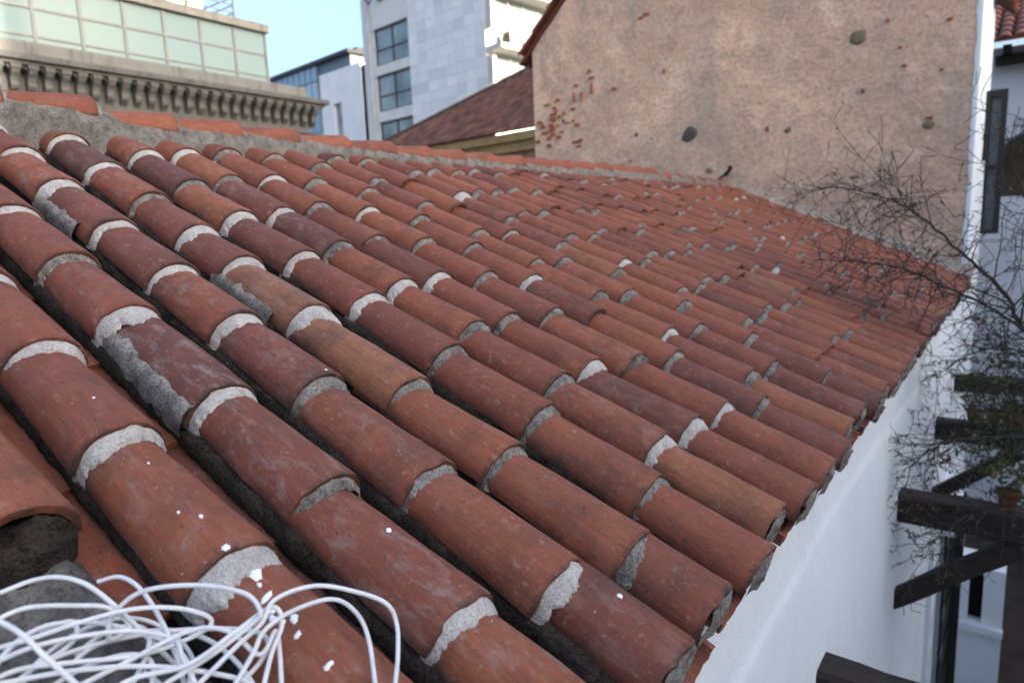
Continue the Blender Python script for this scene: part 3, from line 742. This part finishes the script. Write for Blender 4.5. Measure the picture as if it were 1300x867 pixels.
mb = MB(); mb.box((-.95, FY+2.6, R(-3)), (5.2, FY+2.8, R(2.75))); mb.box((-.95, FY+.46, R(2.0)), (5.2, FY+2.6, R(2.75))); mb.box((-.95, FY+.46, R(-3)), (5.2, FY+2.6, R(-.6))); mb.box((-1.1, FY+.02, R(-3)), (-.96, FY+2.8, R(2.75)))
apart(mb, 'loggia', plain('shaded_loggia_plaster', (.40, .36, .31), .9, .2, .2, 2), smooth=False)
mb = MB(); mb.box((-.55, FY-.35, R(2.44)), (5, FY-.02, R(2.56))); apart(mb, 'eave_beam', M['wood'], smooth=False)
for i in range(7):
    mb = MB(); mb.box((-.45+.75*i, FY-.6, R(2.56)), (-.33+.75*i, FY-.02, R(2.68))); apart(mb, 'rafter', M['wood'], smooth=False)
mb = MB(); slope_tiles(mb, (-.75, FY-.75, R(2.72)), (4.8, FY-.75, R(2.72)), (-.75, FY+2.6, R(4.2)), 26, 10, .10, .09)
tag(apart(mb, 'roof', rfm, tone=True), kind='stuff')

# ------------------------------------------------------------------ pergola
per = empty('pergola', (.8, 5, 0)); tag(per, 'dark timber pergola with heavy beams built into the white wall', 'pergola')
def pp(mb, name, mat=None): o = mb.build(name, mat or M['wood'], per, smooth=False); o.matrix_local = Matrix.Translation((-.8, -5, 0)); return o
def timber(a, b, w, h, seed):
    a, b = Vector(a), Vector(b); x = (b-a).normalized(); y = Vector((0, 1, 0)) if abs(x.y) < .9 else Vector((1, 0, 0)); y = (y-x*y.dot(x)).normalized(); z = x.cross(y)
    mb = MB(); rows = []; L = (b-a).length; n_ = max(6, int(L/.08))
    for i in range(n_+1):
        t = i/n_; c = a+(b-a)*t; row = []
        for (sy, sz) in ((-1,-.8),(-.8,-1),(.8,-1),(1,-.8),(1,.8),(.8,1),(-.8,1),(-1,.8)):
            d = .006*FB(t*L*3, sy*2+seed, sz*2); row.append(c + y*(sy*w/2+d) + z*(sz*h/2+d))
        rows.append(row)
    mb.grid(rows, closed=True); mb.add(rows[0], [tuple(range(7, -1, -1))]); mb.add(rows[-1], [tuple(range(8))]); return mb
for i, (y, z) in enumerate([(2.36, -1.61), (4.34, -1.66), (6.42, -1.74), (8.35, -1.75)]):
    pp(timber((-.52, y, R(z)), (2.5, y, R(z-.0)), .15, .17, i), 'beam')
    if i < 3: pp(timber((-.52, y+.02, R(z-.63)), (.10, y, R(z-.11)), .09, .10, i+10), 'brace')
    pp(timber((2.3, y, 0), (2.3, y, R(z-.09)), .15, .15, i+20), 'post')
pp(timber((2.3, 1.2, R(-1.47)), (2.3, 9.0, R(-1.58)), .15, .15, 40), 'plate')
# whitewashed pier with a dark niche, low by the wall
pier = empty('niche_pier', (-.15, 9.2, 0)); tag(pier, 'small white masonry pier with a black square niche beside the grilled window', 'pier')
def pr(mb, name, mat): o = mb.build(name, mat, pier, smooth=False); o.matrix_local = Matrix.Translation((.15, -9.2, 0)); return o
mb = MB(); mb.box((-.46, 9.0, 0), (.10, 9.5, R(-4.70))); mb.box((-.46, 9.0, R(-4.70)), (-.235, 9.5, R(-4.03))); mb.box((-.10, 9.0, R(-4.70)), (.10, 9.5, R(-4.03))); mb.box((-.235, 9.0, R(-4.10)), (-.10, 9.5, R(-4.03))); pr(mb, 'masonry', M['white'])
mb = MB(); mb.box((-.235, 9.12, R(-4.70)), (-.10, 9.5, R(-4.10))); pr(mb, 'niche', M['dark'])
mb = MB(); mb.box((-.46, 8.93, R(-4.80)), (.11, 9.0, R(-4.72))); pr(mb, 'ledge', M['white'])

# ------------------------------------------------------------------ pots on the beams, with leafy stems
def leaf_quad(mb, p, d, L, w, up):
    d = d.normalized(); s_ = d.cross(up); s_ = s_.normalized() if s_.length > 1e-5 else d.orthogonal().normalized(); nn = s_.cross(d)
    a, b, c = p, p+d*L*.5+nn*L*.06, p+d*L
    mb.add([a, b+s_*w, c, b-s_*w], [(0, 1, 2), (0, 2, 3)])
def rvec(rn): return Vector((rn.gauss(0, 1), rn.gauss(0, 1), rn.gauss(0, 1))).normalized()
PL = ['pot by the whitewashed wall', 'pot set a little out from the wall', 'tall pot midway along the beam', 'outer pot at the edge of the bush']
for i, (x, y, z, s_) in enumerate([(-.22, 6.42, -1.652, .8), (-.09, 6.42, -1.652, .85), (.04, 6.42, -1.652, 1.25), (.03, 4.34, -1.572, .8)]):
    e = empty('flower_pot', (x, y, R(z))); rn = random.Random(70+i)
    tag(e, ['terracotta flower pot on a dark beam, closest to the white wall', 'middle terracotta flower pot in a row of three on one beam', 'tall terracotta flower pot on a beam among the twigs', 'terracotta flower pot alone on the pergola beam above the brace'][i], 'pot', 'pots on the pergola beams')
    mb = MB(); prof = [(.0, 0), (.045, 0), (.055, .05), (.065, .10), (.066, .10), (.075, .102), (.076, .125), (.066, .126), (.060, .10), (0, .095)]
    mb.grid([[(r*s_*math.cos(2*math.pi*j/16), r*s_*math.sin(2*math.pi*j/16), zz*s_) for j in range(16)] for r, zz in prof], closed=True); mb.build('pot_body', M['pot'], e)
    mb = MB()
    for q in range(90):
        p = Vector((rn.gauss(0, .05), rn.gauss(0, .05), .11*s_+abs(rn.gauss(0, .08)))); leaf_quad(mb, p, rvec(rn), .04, .011, rvec(rn))
    tag(mb.build('leaves', M['leaf'], e, smooth=False), kind='stuff')

# ------------------------------------------------------------------ bare bush reaching over the eave
tree = empty('bare_tree', (.95, 4.5, 0)); tag(tree, 'bare thorny tree with dark twigs reaching over the eave', 'tree')
ti = Matrix.Translation((-.95, -4.5, 0))
crown, leaves, dry = MB(), MB(), MB(); rn = random.Random(12)
def twig(p, d, L, r, lev, bend):
    n_ = max(4, int(L/.05)); pts = [p.copy()]; rs = [r]; d = d.normalized(); curl = rvec(rn)*bend
    for i in range(n_):
        d = (d + curl*.10 + rvec(rn)*.13 + Vector((0, 0, .012))).normalized(); p = p + d*(L/n_); pts.append(p.copy()); rs.append(max(.0016, r*(1-.75*(i+1)/n_)))
        if lev > 0 and rn.random() < (.62 if lev > 1 else .50) and i > 0:
            q = (d*rn.uniform(.2, .8) + rvec(rn)).normalized(); twig(p, q, L*rn.uniform(.28, .6), rs[-1]*.62, lev-1, bend)
        if rn.random() < .16: tw = rvec(rn); crown.tube([p, p+tw*rn.uniform(.012, .03)], [.0014, .0006], 4, cap=False)
        z = p.z - Z0
        if rn.random() < (.05 if z > -.9 else .16): leaf_quad(dry if rn.random() < (.75 if z > -.8 else .12) else leaves, p, rvec(rn), rn.uniform(.015, .032), rn.uniform(.004, .008), rvec(rn))
    crown.tube(pts, rs, 5 if r > .004 else 4, cap=False)
def limb(ctrl, r0, r1, sub, L, lev=2):
    pts = cr([Vector((a, b, R(c))) for a, b, c in ctrl], 9); n_ = len(pts)
    pts = [p + Vector((N3(i*.5, 1, ctrl[0][2]), N3(i*.5, 5, ctrl[0][2]), N3(i*.5, 9, ctrl[0][2])))*.012 for i, p in enumerate(pts)]
    rs = [r0+(r1-r0)*(i/(n_-1)) for i in range(n_)]; crown.tube(pts, rs, 8)
    for q in range(sub):
        i = int(n_*(.22+.78*rn.random()**.8)); i = min(i, n_-2); d = (pts[i+1]-pts[i]).normalized()
        twig(pts[i], d*.55+rvec(rn)*.95, L*rn.uniform(.4, 1.1), max(.0022, rs[i]*.5), lev, .9)
limb([(.95, 4.5, -3.0), (.62, 4.5, -1.5), (.30, 4.5, -.90), (.04, 4.5, -.63), (-.05, 4.5, -.44), (-.26, 4.5, -.22), (-.45, 4.52, -.03), (-.61, 4.54, .08), (-.83, 4.56, .16), (-1.06, 4.6, .19)], .014, .0022, 66, .40)
limb([(.95, 4.5, -2.6), (.55, 4.45, -1.2), (.22, 4.42, -.74), (.04, 4.4, -.62), (-.17, 4.4, -.47), (-.44, 4.4, -.34), (-.64, 4.4, -.27), (-1.0, 4.45, -.25)], .012, .0022, 72, .38)
limb([(.95, 4.4, -2.4), (.50, 4.25, -1.35), (.12, 4.1, -1.12), (-.12, 4.05, -1.13), (-.30, 4.0, -1.20), (-.42, 3.95, -1.33)], .010, .002, 52, .32)
limb([(.95, 4.4, -2.6), (.5, 4.2, -1.7), (.10, 4.1, -1.50), (-.08, 4.05, -1.52), (-.22, 4.0, -1.62), (-.31, 4.0, -1.75)], .010, .002, 40, .28)
limb([(.95, 4.5, -2.2), (.60, 4.5, -1.0), (.35, 4.6, -.5), (.10, 4.7, -.15), (-.02, 4.75, .12), (-.10, 4.8, .40)], .011, .002, 56, .34)
limb([(.95, 4.5, -2.4), (.5, 4.6, -1.2), (.18, 4.8, -.85), (-.05, 5.0, -.82), (-.25, 5.05, -.90), (-.40, 5.1, -1.05)], .010, .002, 62, .34)
limb([(.95, 4.5, -2.4), (.6, 4.9, -1.3), (.25, 5.3, -1.05), (.0, 5.5, -1.15), (-.18, 5.6, -1.35)], .010, .002, 60, .34)
for q in range(130):                            # leafy shoots hanging about the second and third beam
    p = Vector((-.12+.55*rn.random()**.7, rn.uniform(4.7, 6.5), R(rn.uniform(-1.75, -1.0)))); d = rvec(rn); pts = [p]
    for i in range(9):
        d = (d+rvec(rn)*.35+Vector((0, 0, -.05))).normalized(); p = p+d*.045; pts.append(p)
        for _ in range(3): leaf_quad(leaves, p, rvec(rn), rn.uniform(.025, .05), rn.uniform(.008, .015), rvec(rn))
    crown.tube(pts, [.003-.0002*i for i in range(10)], 4, cap=False)
tr = MB(); tr.tube(cr([(1.05, 4.5, -.1), (1.0, 4.52, 1.2), (.93, 4.47, 2.2), (.95, 4.5, 3.4)], 6), [.10-.055*i/18 for i in range(19)], 10); 
o = tr.build('trunk', M['bark'], tree); o.matrix_local = ti
o = crown.build('crown', M['bark'], tree); o.matrix_local = ti
o = tag(leaves.build('leaves', M['leaf'], tree, smooth=False), kind='stuff'); o.matrix_local = ti
o = tag(dry.build('dry_leaves', M['leaf_dry'], tree, smooth=False), kind='stuff'); o.matrix_local = ti

# ------------------------------------------------------------------ house with the brown tiled roof, beyond the gable
bh = empty('brown_roof_house', (-13.55, 20, 0), rad(-7.56)); tag(bh, 'ochre house under a hipped brown tile roof behind the gable wall', 'house')
mb = MB(); slope_tiles(mb, (-10.9, 0, R(3.46)), (6.5, 0, R(3.46)), (-10.9, 7.2, R(7.62)), 78, 23, .095, .075, 4)
# cut the left end along the hip
keep = MB()
for f, t in zip(mb.f, mb.tone):
    c = sum((Vector(mb.v[i]) for i in f), Vector())/len(f)
    if len(f) == 4 and max(Vector(mb.v[i]).x for i in f) - min(Vector(mb.v[i]).x for i in f) > 3: continue
    if c.x > -10.75 + .72*max(0, c.y): keep.add([mb.v[i] for i in f], [tuple(range(len(f)))], 0, t)
keep.add([(-10.75, 0, R(3.45)), (6.5, 0, R(3.45)), (6.5, 7.2, R(7.6)), (-5.57, 7.2, R(7.6))], [(0, 1, 2, 3)], 0, .1)
keep.add([(-10.75, 0, R(3.45)), (-5.57, 7.2, R(7.6)), (-10.75, 7.2, R(3.45))], [(0, 1, 2)], 0, .2)
brm = NT('weathered_brown_tile', .9, .2); at = brm.n('ShaderNodeAttribute', attribute_type='GEOMETRY', attribute_name='tone')
P_ = brm.coord(); cc = brm.ramp(at.outputs['Fac'], [(0, (.040, .022, .020)), (.4, (.078, .038, .032)), (.75, (.115, .052, .040)), (1, (.125, .078, .062))])
cc = brm.mix(brm.ramp(brm.noise(P_, 2.4, 6, .7), [(.5, 0), (.72, .6)]), cc, (.075, .064, .058)); brm.col(cc); brm.bump(brm.noise(P_, 30, 3), .4, .02)
tag(keep.build('roof', brm.mat, bh, smooth=False, tone=True), kind='stuff')
hp = MB(); hp.tube([(-10.75, -.02, R(3.52)), (-5.57, 7.2, R(7.70))], .12, 8); hp.build('hip', brm.mat, bh)
mb = MB(); mb.box((-10.6, .25, 0), (6.4, 7, R(2.75))); mb.build('wall', plain('brick_rubble_wall', (.30, .19, .13), .95, .1, .5, 2.2, .6), bh, smooth=False)
mb = MB(); mb.box((-10.7, .12, R(2.752)), (6.45, 7, R(3.10))); mb.box((-10.8, -.02, R(3.10)), (6.5, 7, R(3.38))); mb.build('cornice', plain('ochre_render', (.38, .27, .14), .9, .15, .35, 1.5, .3), bh, smooth=False)

# ------------------------------------------------------------------ marble-clad tower
def glass(name, c, rough=.12, c2=None, sc=.5, spec=.5):
    m = NT(name, rough, .5); P = m.coord(); a = m.noise(P, sc, 3, .5)
    m.col(m.mix(m.ramp(a, [(.35, 0), (.65, 1)]), c, c2 or tuple(x*.8 for x in c))); m.b.inputs['IOR'].default_value = 1.5; m.b.inputs['Specular IOR Level'].default_value = spec; return m.mat
tw = empty('marble_tower', (-31.06, 40, 0), rad(-7.56)); tag(tw, 'pale marble clad apartment tower with stacked windows and sunlit balconies', 'building')
def marble():
    m = NT('pale_marble_slab', .55, .35); at = m.n('ShaderNodeAttribute', attribute_type='OBJECT', attribute_name='tone'); oi = m.n('ShaderNodeObjectInfo')
    cb_ = m.n('ShaderNodeCombineXYZ'); k = m.math('MULTIPLY', oi.outputs['Random'], 60.0); m.l(k, cb_.inputs[0]); m.l(k, cb_.inputs[2])
    a = m.noise(m.coord(scale=(1, 1, .5), off=cb_.outputs[0]), 1.6, 6, .7, .6)
    c = m.ramp(at.outputs['Fac'], [(0, (.62, .62, .63)), (.5, (.74, .735, .73)), (1, (.82, .81, .79))])
    m.col(m.mix(m.ramp(a, [(.48, 0), (.70, .45)]), c, (.55, .55, .57))); return m.mat
con = plain('pale_concrete', (.58, .56, .53), .85, .2, .2, 1.2); frm = plain('bronze_window_frame', (.07, .055, .045), .5, .4, .2)
wg = glass('tower_window_glass', (.30, .36, .38), .1, (.12, .15, .17), .35)
mb = MB(); mb.box((-8.6, 0, 0), (0, 8, R(26))); mb.box((-13.3, .5, 0), (-8.6, 8, R(26))); mb.box((-15.0, .15, 0), (-13.3, 8, R(26)))
for z0, z1 in ((16.7, 26), (13.06, 13.80), (9.36, 10.16), (5.7, 6.5), (2, 2.8)): mb.box((-13.3, 0, R(z0)), (-8.6, .5, R(z1)))
twall = mb.build('wall', plain('pale_tower_render', (.72, .71, .69), .85, .2, .15, .8), tw, smooth=False)
for i, (z0, z1) in enumerate([(13.80, 16.7), (10.16, 13.06), (6.5, 9.36), (2.8, 5.7)]):
    f = MB()
    f.box((-13.28, .20, R(z0)), (-13.12, .34, R(z1))); f.box((-8.78, .20, R(z0)), (-8.62, .34, R(z1))); f.box((-11.02, .19, R(z0)), (-10.86, .33, R(z1)))
    f.box((-13.12, .21, R(z0)), (-8.78, .335, R(z0+.14))); f.box((-13.12, .21, R(z1-.14)), (-8.78, .335, R(z1))); f.box((-13.12, .205, R(z0+1.2)), (-8.78, .332, R(z0+1.32)))
    w = f.build('window', frm, tw, smooth=False)
    for x0, x1 in ((-13.12, -11.02), (-10.86, -8.78)):
        for a, b in ((z0+.14, z0+1.2), (z0+1.32, z1-.14)):
            p = MB(); p.box((x0, .26, R(a)), (x1, .29, R(b))); p.build('pane', wg, w, smooth=False)
    p = MB(); p.box((-12.9, .42, R(z0+.1)), (-10.95 if i != 1 else -9.0, .46, R(z1-.3 if i != 1 else z0+1.1))); p.build('blind', con, w, smooth=False)
mar = marble(); sb_ = MB(); sb_.box((.006, -.035, .006), (1.069, 0.0, .744)); sme = sb_.mesh('marble_slab', mar, smooth=False)
for r_ in range(20):
    for c_ in range(8):
        o = link('marble_slab', sme, twall); o.location = (-8.6+1.075*c_, -rnd.uniform(0, .006), R(5.5+.75*r_)); o['tone'] = min(1, max(0, rnd.gauss(.55, .25)))
# balconies on the sunny face
mb = MB()
for z in (8.6, 12.45, 16.3): mb.box((0.01, .0, R(z)), (1.5, 9, R(z+.32)))
mb.build('balcony_slab', con, tw, smooth=False)
for z0, z1 in ((14.0, 16.29), (10.2, 12.1)): mb = MB(); mb.box((.01, .0, R(z0)), (.6, .35, R(z1))); mb.build('pier', con, tw, smooth=False)
for z in (12.77, 8.92):
    p = MB(); p.box((.012, .8, R(z)), (.05, 8.5, R(z+3.4))); p.build('window', wg, tw, smooth=False)
    for y in (2.2, 3.8, 5.4, 7.0):
        p = MB(); p.box((.05, y, R(z)), (.12, y+.12, R(z+3.4))); p.build('mullion', con, tw, smooth=False)
for y in (1.2, 4.0):
    p = MB(); p.box((.5, y, R(12.79)), (1.2, y+1.1, R(13.75))); a = p.build('air_conditioner', plain('grey_appliance', (.20, .20, .20), .6, .3, .2), tw, smooth=False)
    g = MB(); g.tube([(.86, y-.012, R(13.27)), (.86, y-.03, R(13.27))], .36, 18); g.build('fan_grille', frm, a, smooth=False)
rl = MB()
for y in range(9): rl.box((1.40, y*.95, R(12.77)), (1.46, y*.95+.06, R(13.9)))
rl.box((1.40, 0, R(13.85)), (1.46, 8.6, R(13.95))); rl.build('railing', con, tw, smooth=False)
ca = MB(); ca.tube(cr([(-14.4, .1, R(19.6)), (-13.6, 0, R(18.9)), (-12.9, 0, R(19.2)), (-12.2, .0, R(18.8))], 6), .06, 6); ca.box((-12.1, -.3, R(18.7)), (-11.6, 0, R(19.1))); ca.build('wiring', frm, tw)
pi_ = MB(); pi_.tube([(-14.0, .08, 0), (-14.0, .08, R(19))], .09, 8); pi_.build('drainpipe', con, tw)

# ------------------------------------------------------------------ low white block and blue glass block far off
lw = empty('white_block', (-64.5, 60, 0), rad(-7.56)); tag(lw, 'plain white rendered block with one tall narrow window beside the tower', 'building')
mb = MB(); mb.box((-11.4, 0, 0), (-8.5, 10, R(21))); mb.box((-6.7, 0, 0), (-1.9, 10, R(21))); mb.box((-8.5, 0, R(17.0)), (-6.7, 10, R(21))); mb.box((-8.5, 0, 0), (-6.7, 10, R(12))); mb.build('wall', plain('white_render', (.82, .82, .83), .85, .2, .12, .4), lw, smooth=False)
mb = MB(); mb.box((-1.9, .1, 0), (0.3, 10, R(20.6))); mb.build('dark_joint', plain('sooty_party_wall', (.035, .035, .037), .9, .1, .6, .5), lw, smooth=False)
mb = MB(); mb.box((-8.5, .5, R(12)), (-6.7, .6, R(17))); w = mb.build('window', wg, lw, smooth=False)
mb = MB(); mb.box((-7.0, .40, R(12)), (-6.8, .5, R(17))); mb.build('frame', frm, w, smooth=False)
bg_ = empty('blue_glass_block', (-99.2, 80, 0), rad(-7.56)); tag(bg_, 'distant office block with blue glass bands under a dark flat roof', 'building')
mb = MB(); mb.box((-16, 0, 0), (10, 12, R(18))); mb.build('base', plain('office_base', (.30, .34, .38), .6, .4, .2, .3), bg_, smooth=False)
bg1 = glass('blue_curtain_glass', (.16, .28, .42), .1, (.22, .34, .48), .15); bg2 = glass('pale_blue_spandrel', (.36, .50, .62), .15)
for z0, z1, mt in ((26.8, 29.2, bg1), (22.6, 26.5, bg2), (18.2, 22.0, bg1)):
    for q in range(8):
        p = MB(); p.box((-16+2.0*q+.08, .05, R(z0)), (-14+2.0*q-.08, .3, R(z1))); p.build('pane', mt, bg_, smooth=False)
mb = MB()
for z0, z1 in ((18.0, 18.2), (22.0, 22.6), (26.5, 26.8)): mb.box((-16, -.02, R(z0)), (10, 12, R(z1)))
for q in range(9): mb.box((-16.08+2.0*q, -.06, R(18.2)), (-15.92+2.0*q, .32, R(29.2)))
mb.box((-15.9, .32, R(18.2)), (9.9, 11.9, R(29.2))); mb.build('frame', plain('blue_grey_metal', (.13, .18, .24), .5, .5, .2), bg_, smooth=False)
mb = MB(); mb.box((-16.5, -.5, R(29.2)), (10.5, 12.5, R(29.8))); mb.box((2, 3, R(29.8)), (8, 9, R(31.0))); mb.build('roof', plain('dark_roof_edge', (.05, .055, .06), .7, .3, .3), bg_, smooth=False)

# ------------------------------------------------------------------ building with the bracketed stone cornice and glazed attic
cb = empty('cornice_building', (-26, 12, 0)); tag(cb, 'old grey stone building with bracketed cornice and pale green glazed attic', 'building')
ci = Matrix.Translation((26, -12, 0))
def cp(mb, name, mat, parent=cb, **k):
    o = mb.build(name, mat, parent, smooth=False, **k)
    if parent is cb: o.matrix_local = ci
    return o
def stone_mat(name, c, d):
    m = NT(name, .9, .2); P = m.coord(); a = m.noise(P, 1.2, 6, .7); b = m.noise(m.coord(scale=(2.5, 2.5, .35)), 1.6, 6, .7)
    k = m.mix(m.ramp(a, [(.35, 0), (.68, .8)]), c, d); k = m.mix(m.ramp(b, [(.52, 0), (.70, .75)]), k, tuple(x*.28 for x in c))
    m.col(k); m.bump(m.noise(P, 14, 5, .7), .35, .03); return m.mat
sg = stone_mat('grey_cornice_stone', (.105, .105, .106), (.065, .065, .066)); sp = stone_mat('pale_parapet_render', (.165, .165, .165), (.12, .12, .12))
CE = 20.3
mb = MB(); mb.box((-46, -30, 0), (-26, CE, R(5.72))); cp(mb, 'wall', sg)
mb = MB(); mb.box((-46, -30.1, R(5.722)), (-25.45, CE+.5, R(5.84))); mb.box((-46, -30.2, R(5.84)), (-25.3, CE+.7, R(6.02))); cp(mb, 'cornice', sg)
mb = MB(); mb.box((-46, -30, R(6.02)), (-25.75, CE-.2, R(6.50))); cp(mb, 'parapet', sp)
mb = MB(); mb.box((-46, -30.02, R(4.60)), (-25.9, CE+.1, R(4.72))); mb.box((-46, -30.02, R(4.20)), (-25.94, CE+.06, R(4.30))); cp(mb, 'string_course', sg)
cm = MB(); prof = [(0, 5.72), (.50, 5.72), (.52, 5.60), (.44, 5.47), (.32, 5.36), (.26, 5.24), (.27, 5.12), (.20, 5.02), (.12, 4.98), (.06, 4.90), (0, 4.88)]
w = .115
vs = [(a, -w, b) for a, b in prof] + [(a, w, b) for a, b in prof]; n_ = len(prof)
cm.add(vs, [(i, i+1, n_+i+1, n_+i) for i in range(n_-1)] + [tuple(range(n_-1, -1, -1)), tuple(range(n_, 2*n_))]); cm.box((0, -w-.03, 5.60), (.545, w+.03, 5.715))
cme = cm.mesh('corbel', sg, smooth=False)
y = CE + .1 - .476*44
for i in range(45):
    o = link('corbel', cme, cb); o.matrix_local = ci @ Matrix.Translation((-26, y+.476*i, Z0))
# pointed arches between the corbels
am_ = MB(); am_.add([(0, -.238, 5.715), (0, .238, 5.715), (.40, .238, 5.715), (.40, -.238, 5.715), (.40, -.238, 5.52), (.40, -.12, 5.52), (.40, 0, 5.68), (.40, .12, 5.52), (.40, .238, 5.52)], [(3, 4, 5, 6), (3, 6, 2), (2, 6, 7, 8)])
for v_ in range(9): pass
am_.add([(0, -.12, 5.52), (.40, -.12, 5.52), (.40, 0, 5.68), (0, 0, 5.68), (.40, .12, 5.52), (0, .12, 5.52)], [(0, 1, 2, 3), (3, 2, 4, 5)])
ame = am_.mesh('corbel_arch', sg, smooth=False)
for i in range(44):
    o = link('corbel_arch', ame, cb); o.matrix_local = ci @ Matrix.Translation((-26, y+.476*i+.238, Z0))
for i in range(14):
    o = link('corbel', cme, cb); o.matrix_local = ci @ Matrix.Translation((-26.2-.476*i, CE, Z0)) @ Matrix.Rotation(rad(90), 4, 'Z')
# glazed attic
GE = 18.4
gm = glass('pale_green_glazing', (.175, .25, .265), .06, (.20, .27, .275), .12, .10); al = plain('grey_aluminium', (.17, .18, .19), .5, .5, .2, metal=.3)
mb = MB(); mb.box((-40, -29, R(6.5)), (-26.15, GE-.06, R(8.50))); cp(mb, 'attic_core', plain('blind_behind_glass', (.35, .40, .37), .9, .1, .2, .6))
ms = [GE-1.43*i for i in range(34)]
fr = MB()
for yy in ms: fr.box((-26.06, yy-.05, R(6.5)), (-25.94, yy+.05, R(8.5)))
for i in range(33):
    for z0, z1 in ((6.50, 6.56), (6.72, 6.78), (7.58, 7.65)): fr.box((-26.05, ms[i+1]+.05, R(z0)), (-25.95, ms[i]-.05, R(z1)))
cp(fr, 'attic_frame', al)
for i in range(14):
    for z0, z1 in ((6.56, 6.72), (6.78, 7.58), (7.65, 8.50)):
        p = MB(); p.box((-26.03, ms[i+1]+.05, R(z0)), (-25.99, ms[i]-.05, R(z1))); cp(p, 'pane', gm)
mb = MB(); mb.box((-40.2, -29, R(8.5)), (-25.80, GE+.12, R(8.80))); cp(mb, 'attic_roof', stone_mat('roof_edge', (.25, .24, .22), (.18, .17, .16)))
mb = MB(); mb.box((-36, -20, R(8.8)), (-27.6, 15.2, R(12))); cp(mb, 'penthouse', glass('penthouse_glass', (.30, .38, .42), .1))
mb = MB(); mb.box((-30, 15.2, R(8.8)), (-27.4, 16.6, R(12))); cp(mb, 'penthouse_pillar', plain('cream_render', (.74, .72, .66), .85, .2, .1))
mb = MB(); mb.box((-29.8, 13.9, R(8.8)), (-27.5, 15.0, R(12))); cp(mb, 'penthouse_door', M['dark'])
ry = MB()
for z in (9.1, 9.4, 9.7): ry.box((-26.32, -5, R(z)), (-26.28, 17.3, R(z+.04))); ry.box((-30, 17.26, R(z)), (-26.32, 17.30, R(z+.04)))
for i in range(12): ry.box((-26.34, 17.28-2.0*i-.03, R(8.8)), (-26.26, 17.28-2.0*i+.03, R(9.78)))
cp(ry, 'railing', al)

# ------------------------------------------------------------------ invented buildings added out of frame to block sun and low sky glow
def block(name, label, x0, x1, y0, y1, h, mat, fl):
    e = empty(name, ((x0+x1)/2, (y0+y1)/2, 0)); tag(e, label, 'building'); inv = Matrix.Translation(e.location).inverted()
    mb = MB(); mb.box((x0, y0, 0), (x1, y1, h)); o = mb.build('wall', mat, e, smooth=False); o.matrix_local = inv
    mb = MB(); mb.box((x0-.2, y0-.2, h), (x1+.2, y1+.2, h+.3)); o = mb.build('roof', con, e, smooth=False); o.matrix_local = inv
    z = fl*.35
    while z+1.4 < h:
        yy = y0+1
        while yy+1.2 < y1:
            mb = MB(); mb.box((x0-.03, yy, z), (x0+.1, yy+1.2, z+1.4)); o = mb.build('window', wg, e, smooth=False); o.matrix_local = inv; yy += 2.6
        z += fl
block('shade_house', 'unseen white house added to keep the tiled roof in shade', 9.2, 18, -9, 13, Z0+4.4, M['white'], 3.2)
block('shade_tower', 'unseen tall pale block added to shade the cornice and brown roof', 40, 54, 13.0, 34, Z0+33, con, 3.3)
block('glow_blocker', 'unseen long pale block added to cut the low sky glow', 40, 52, -60, 12.4, Z0+12, con, 3.3)
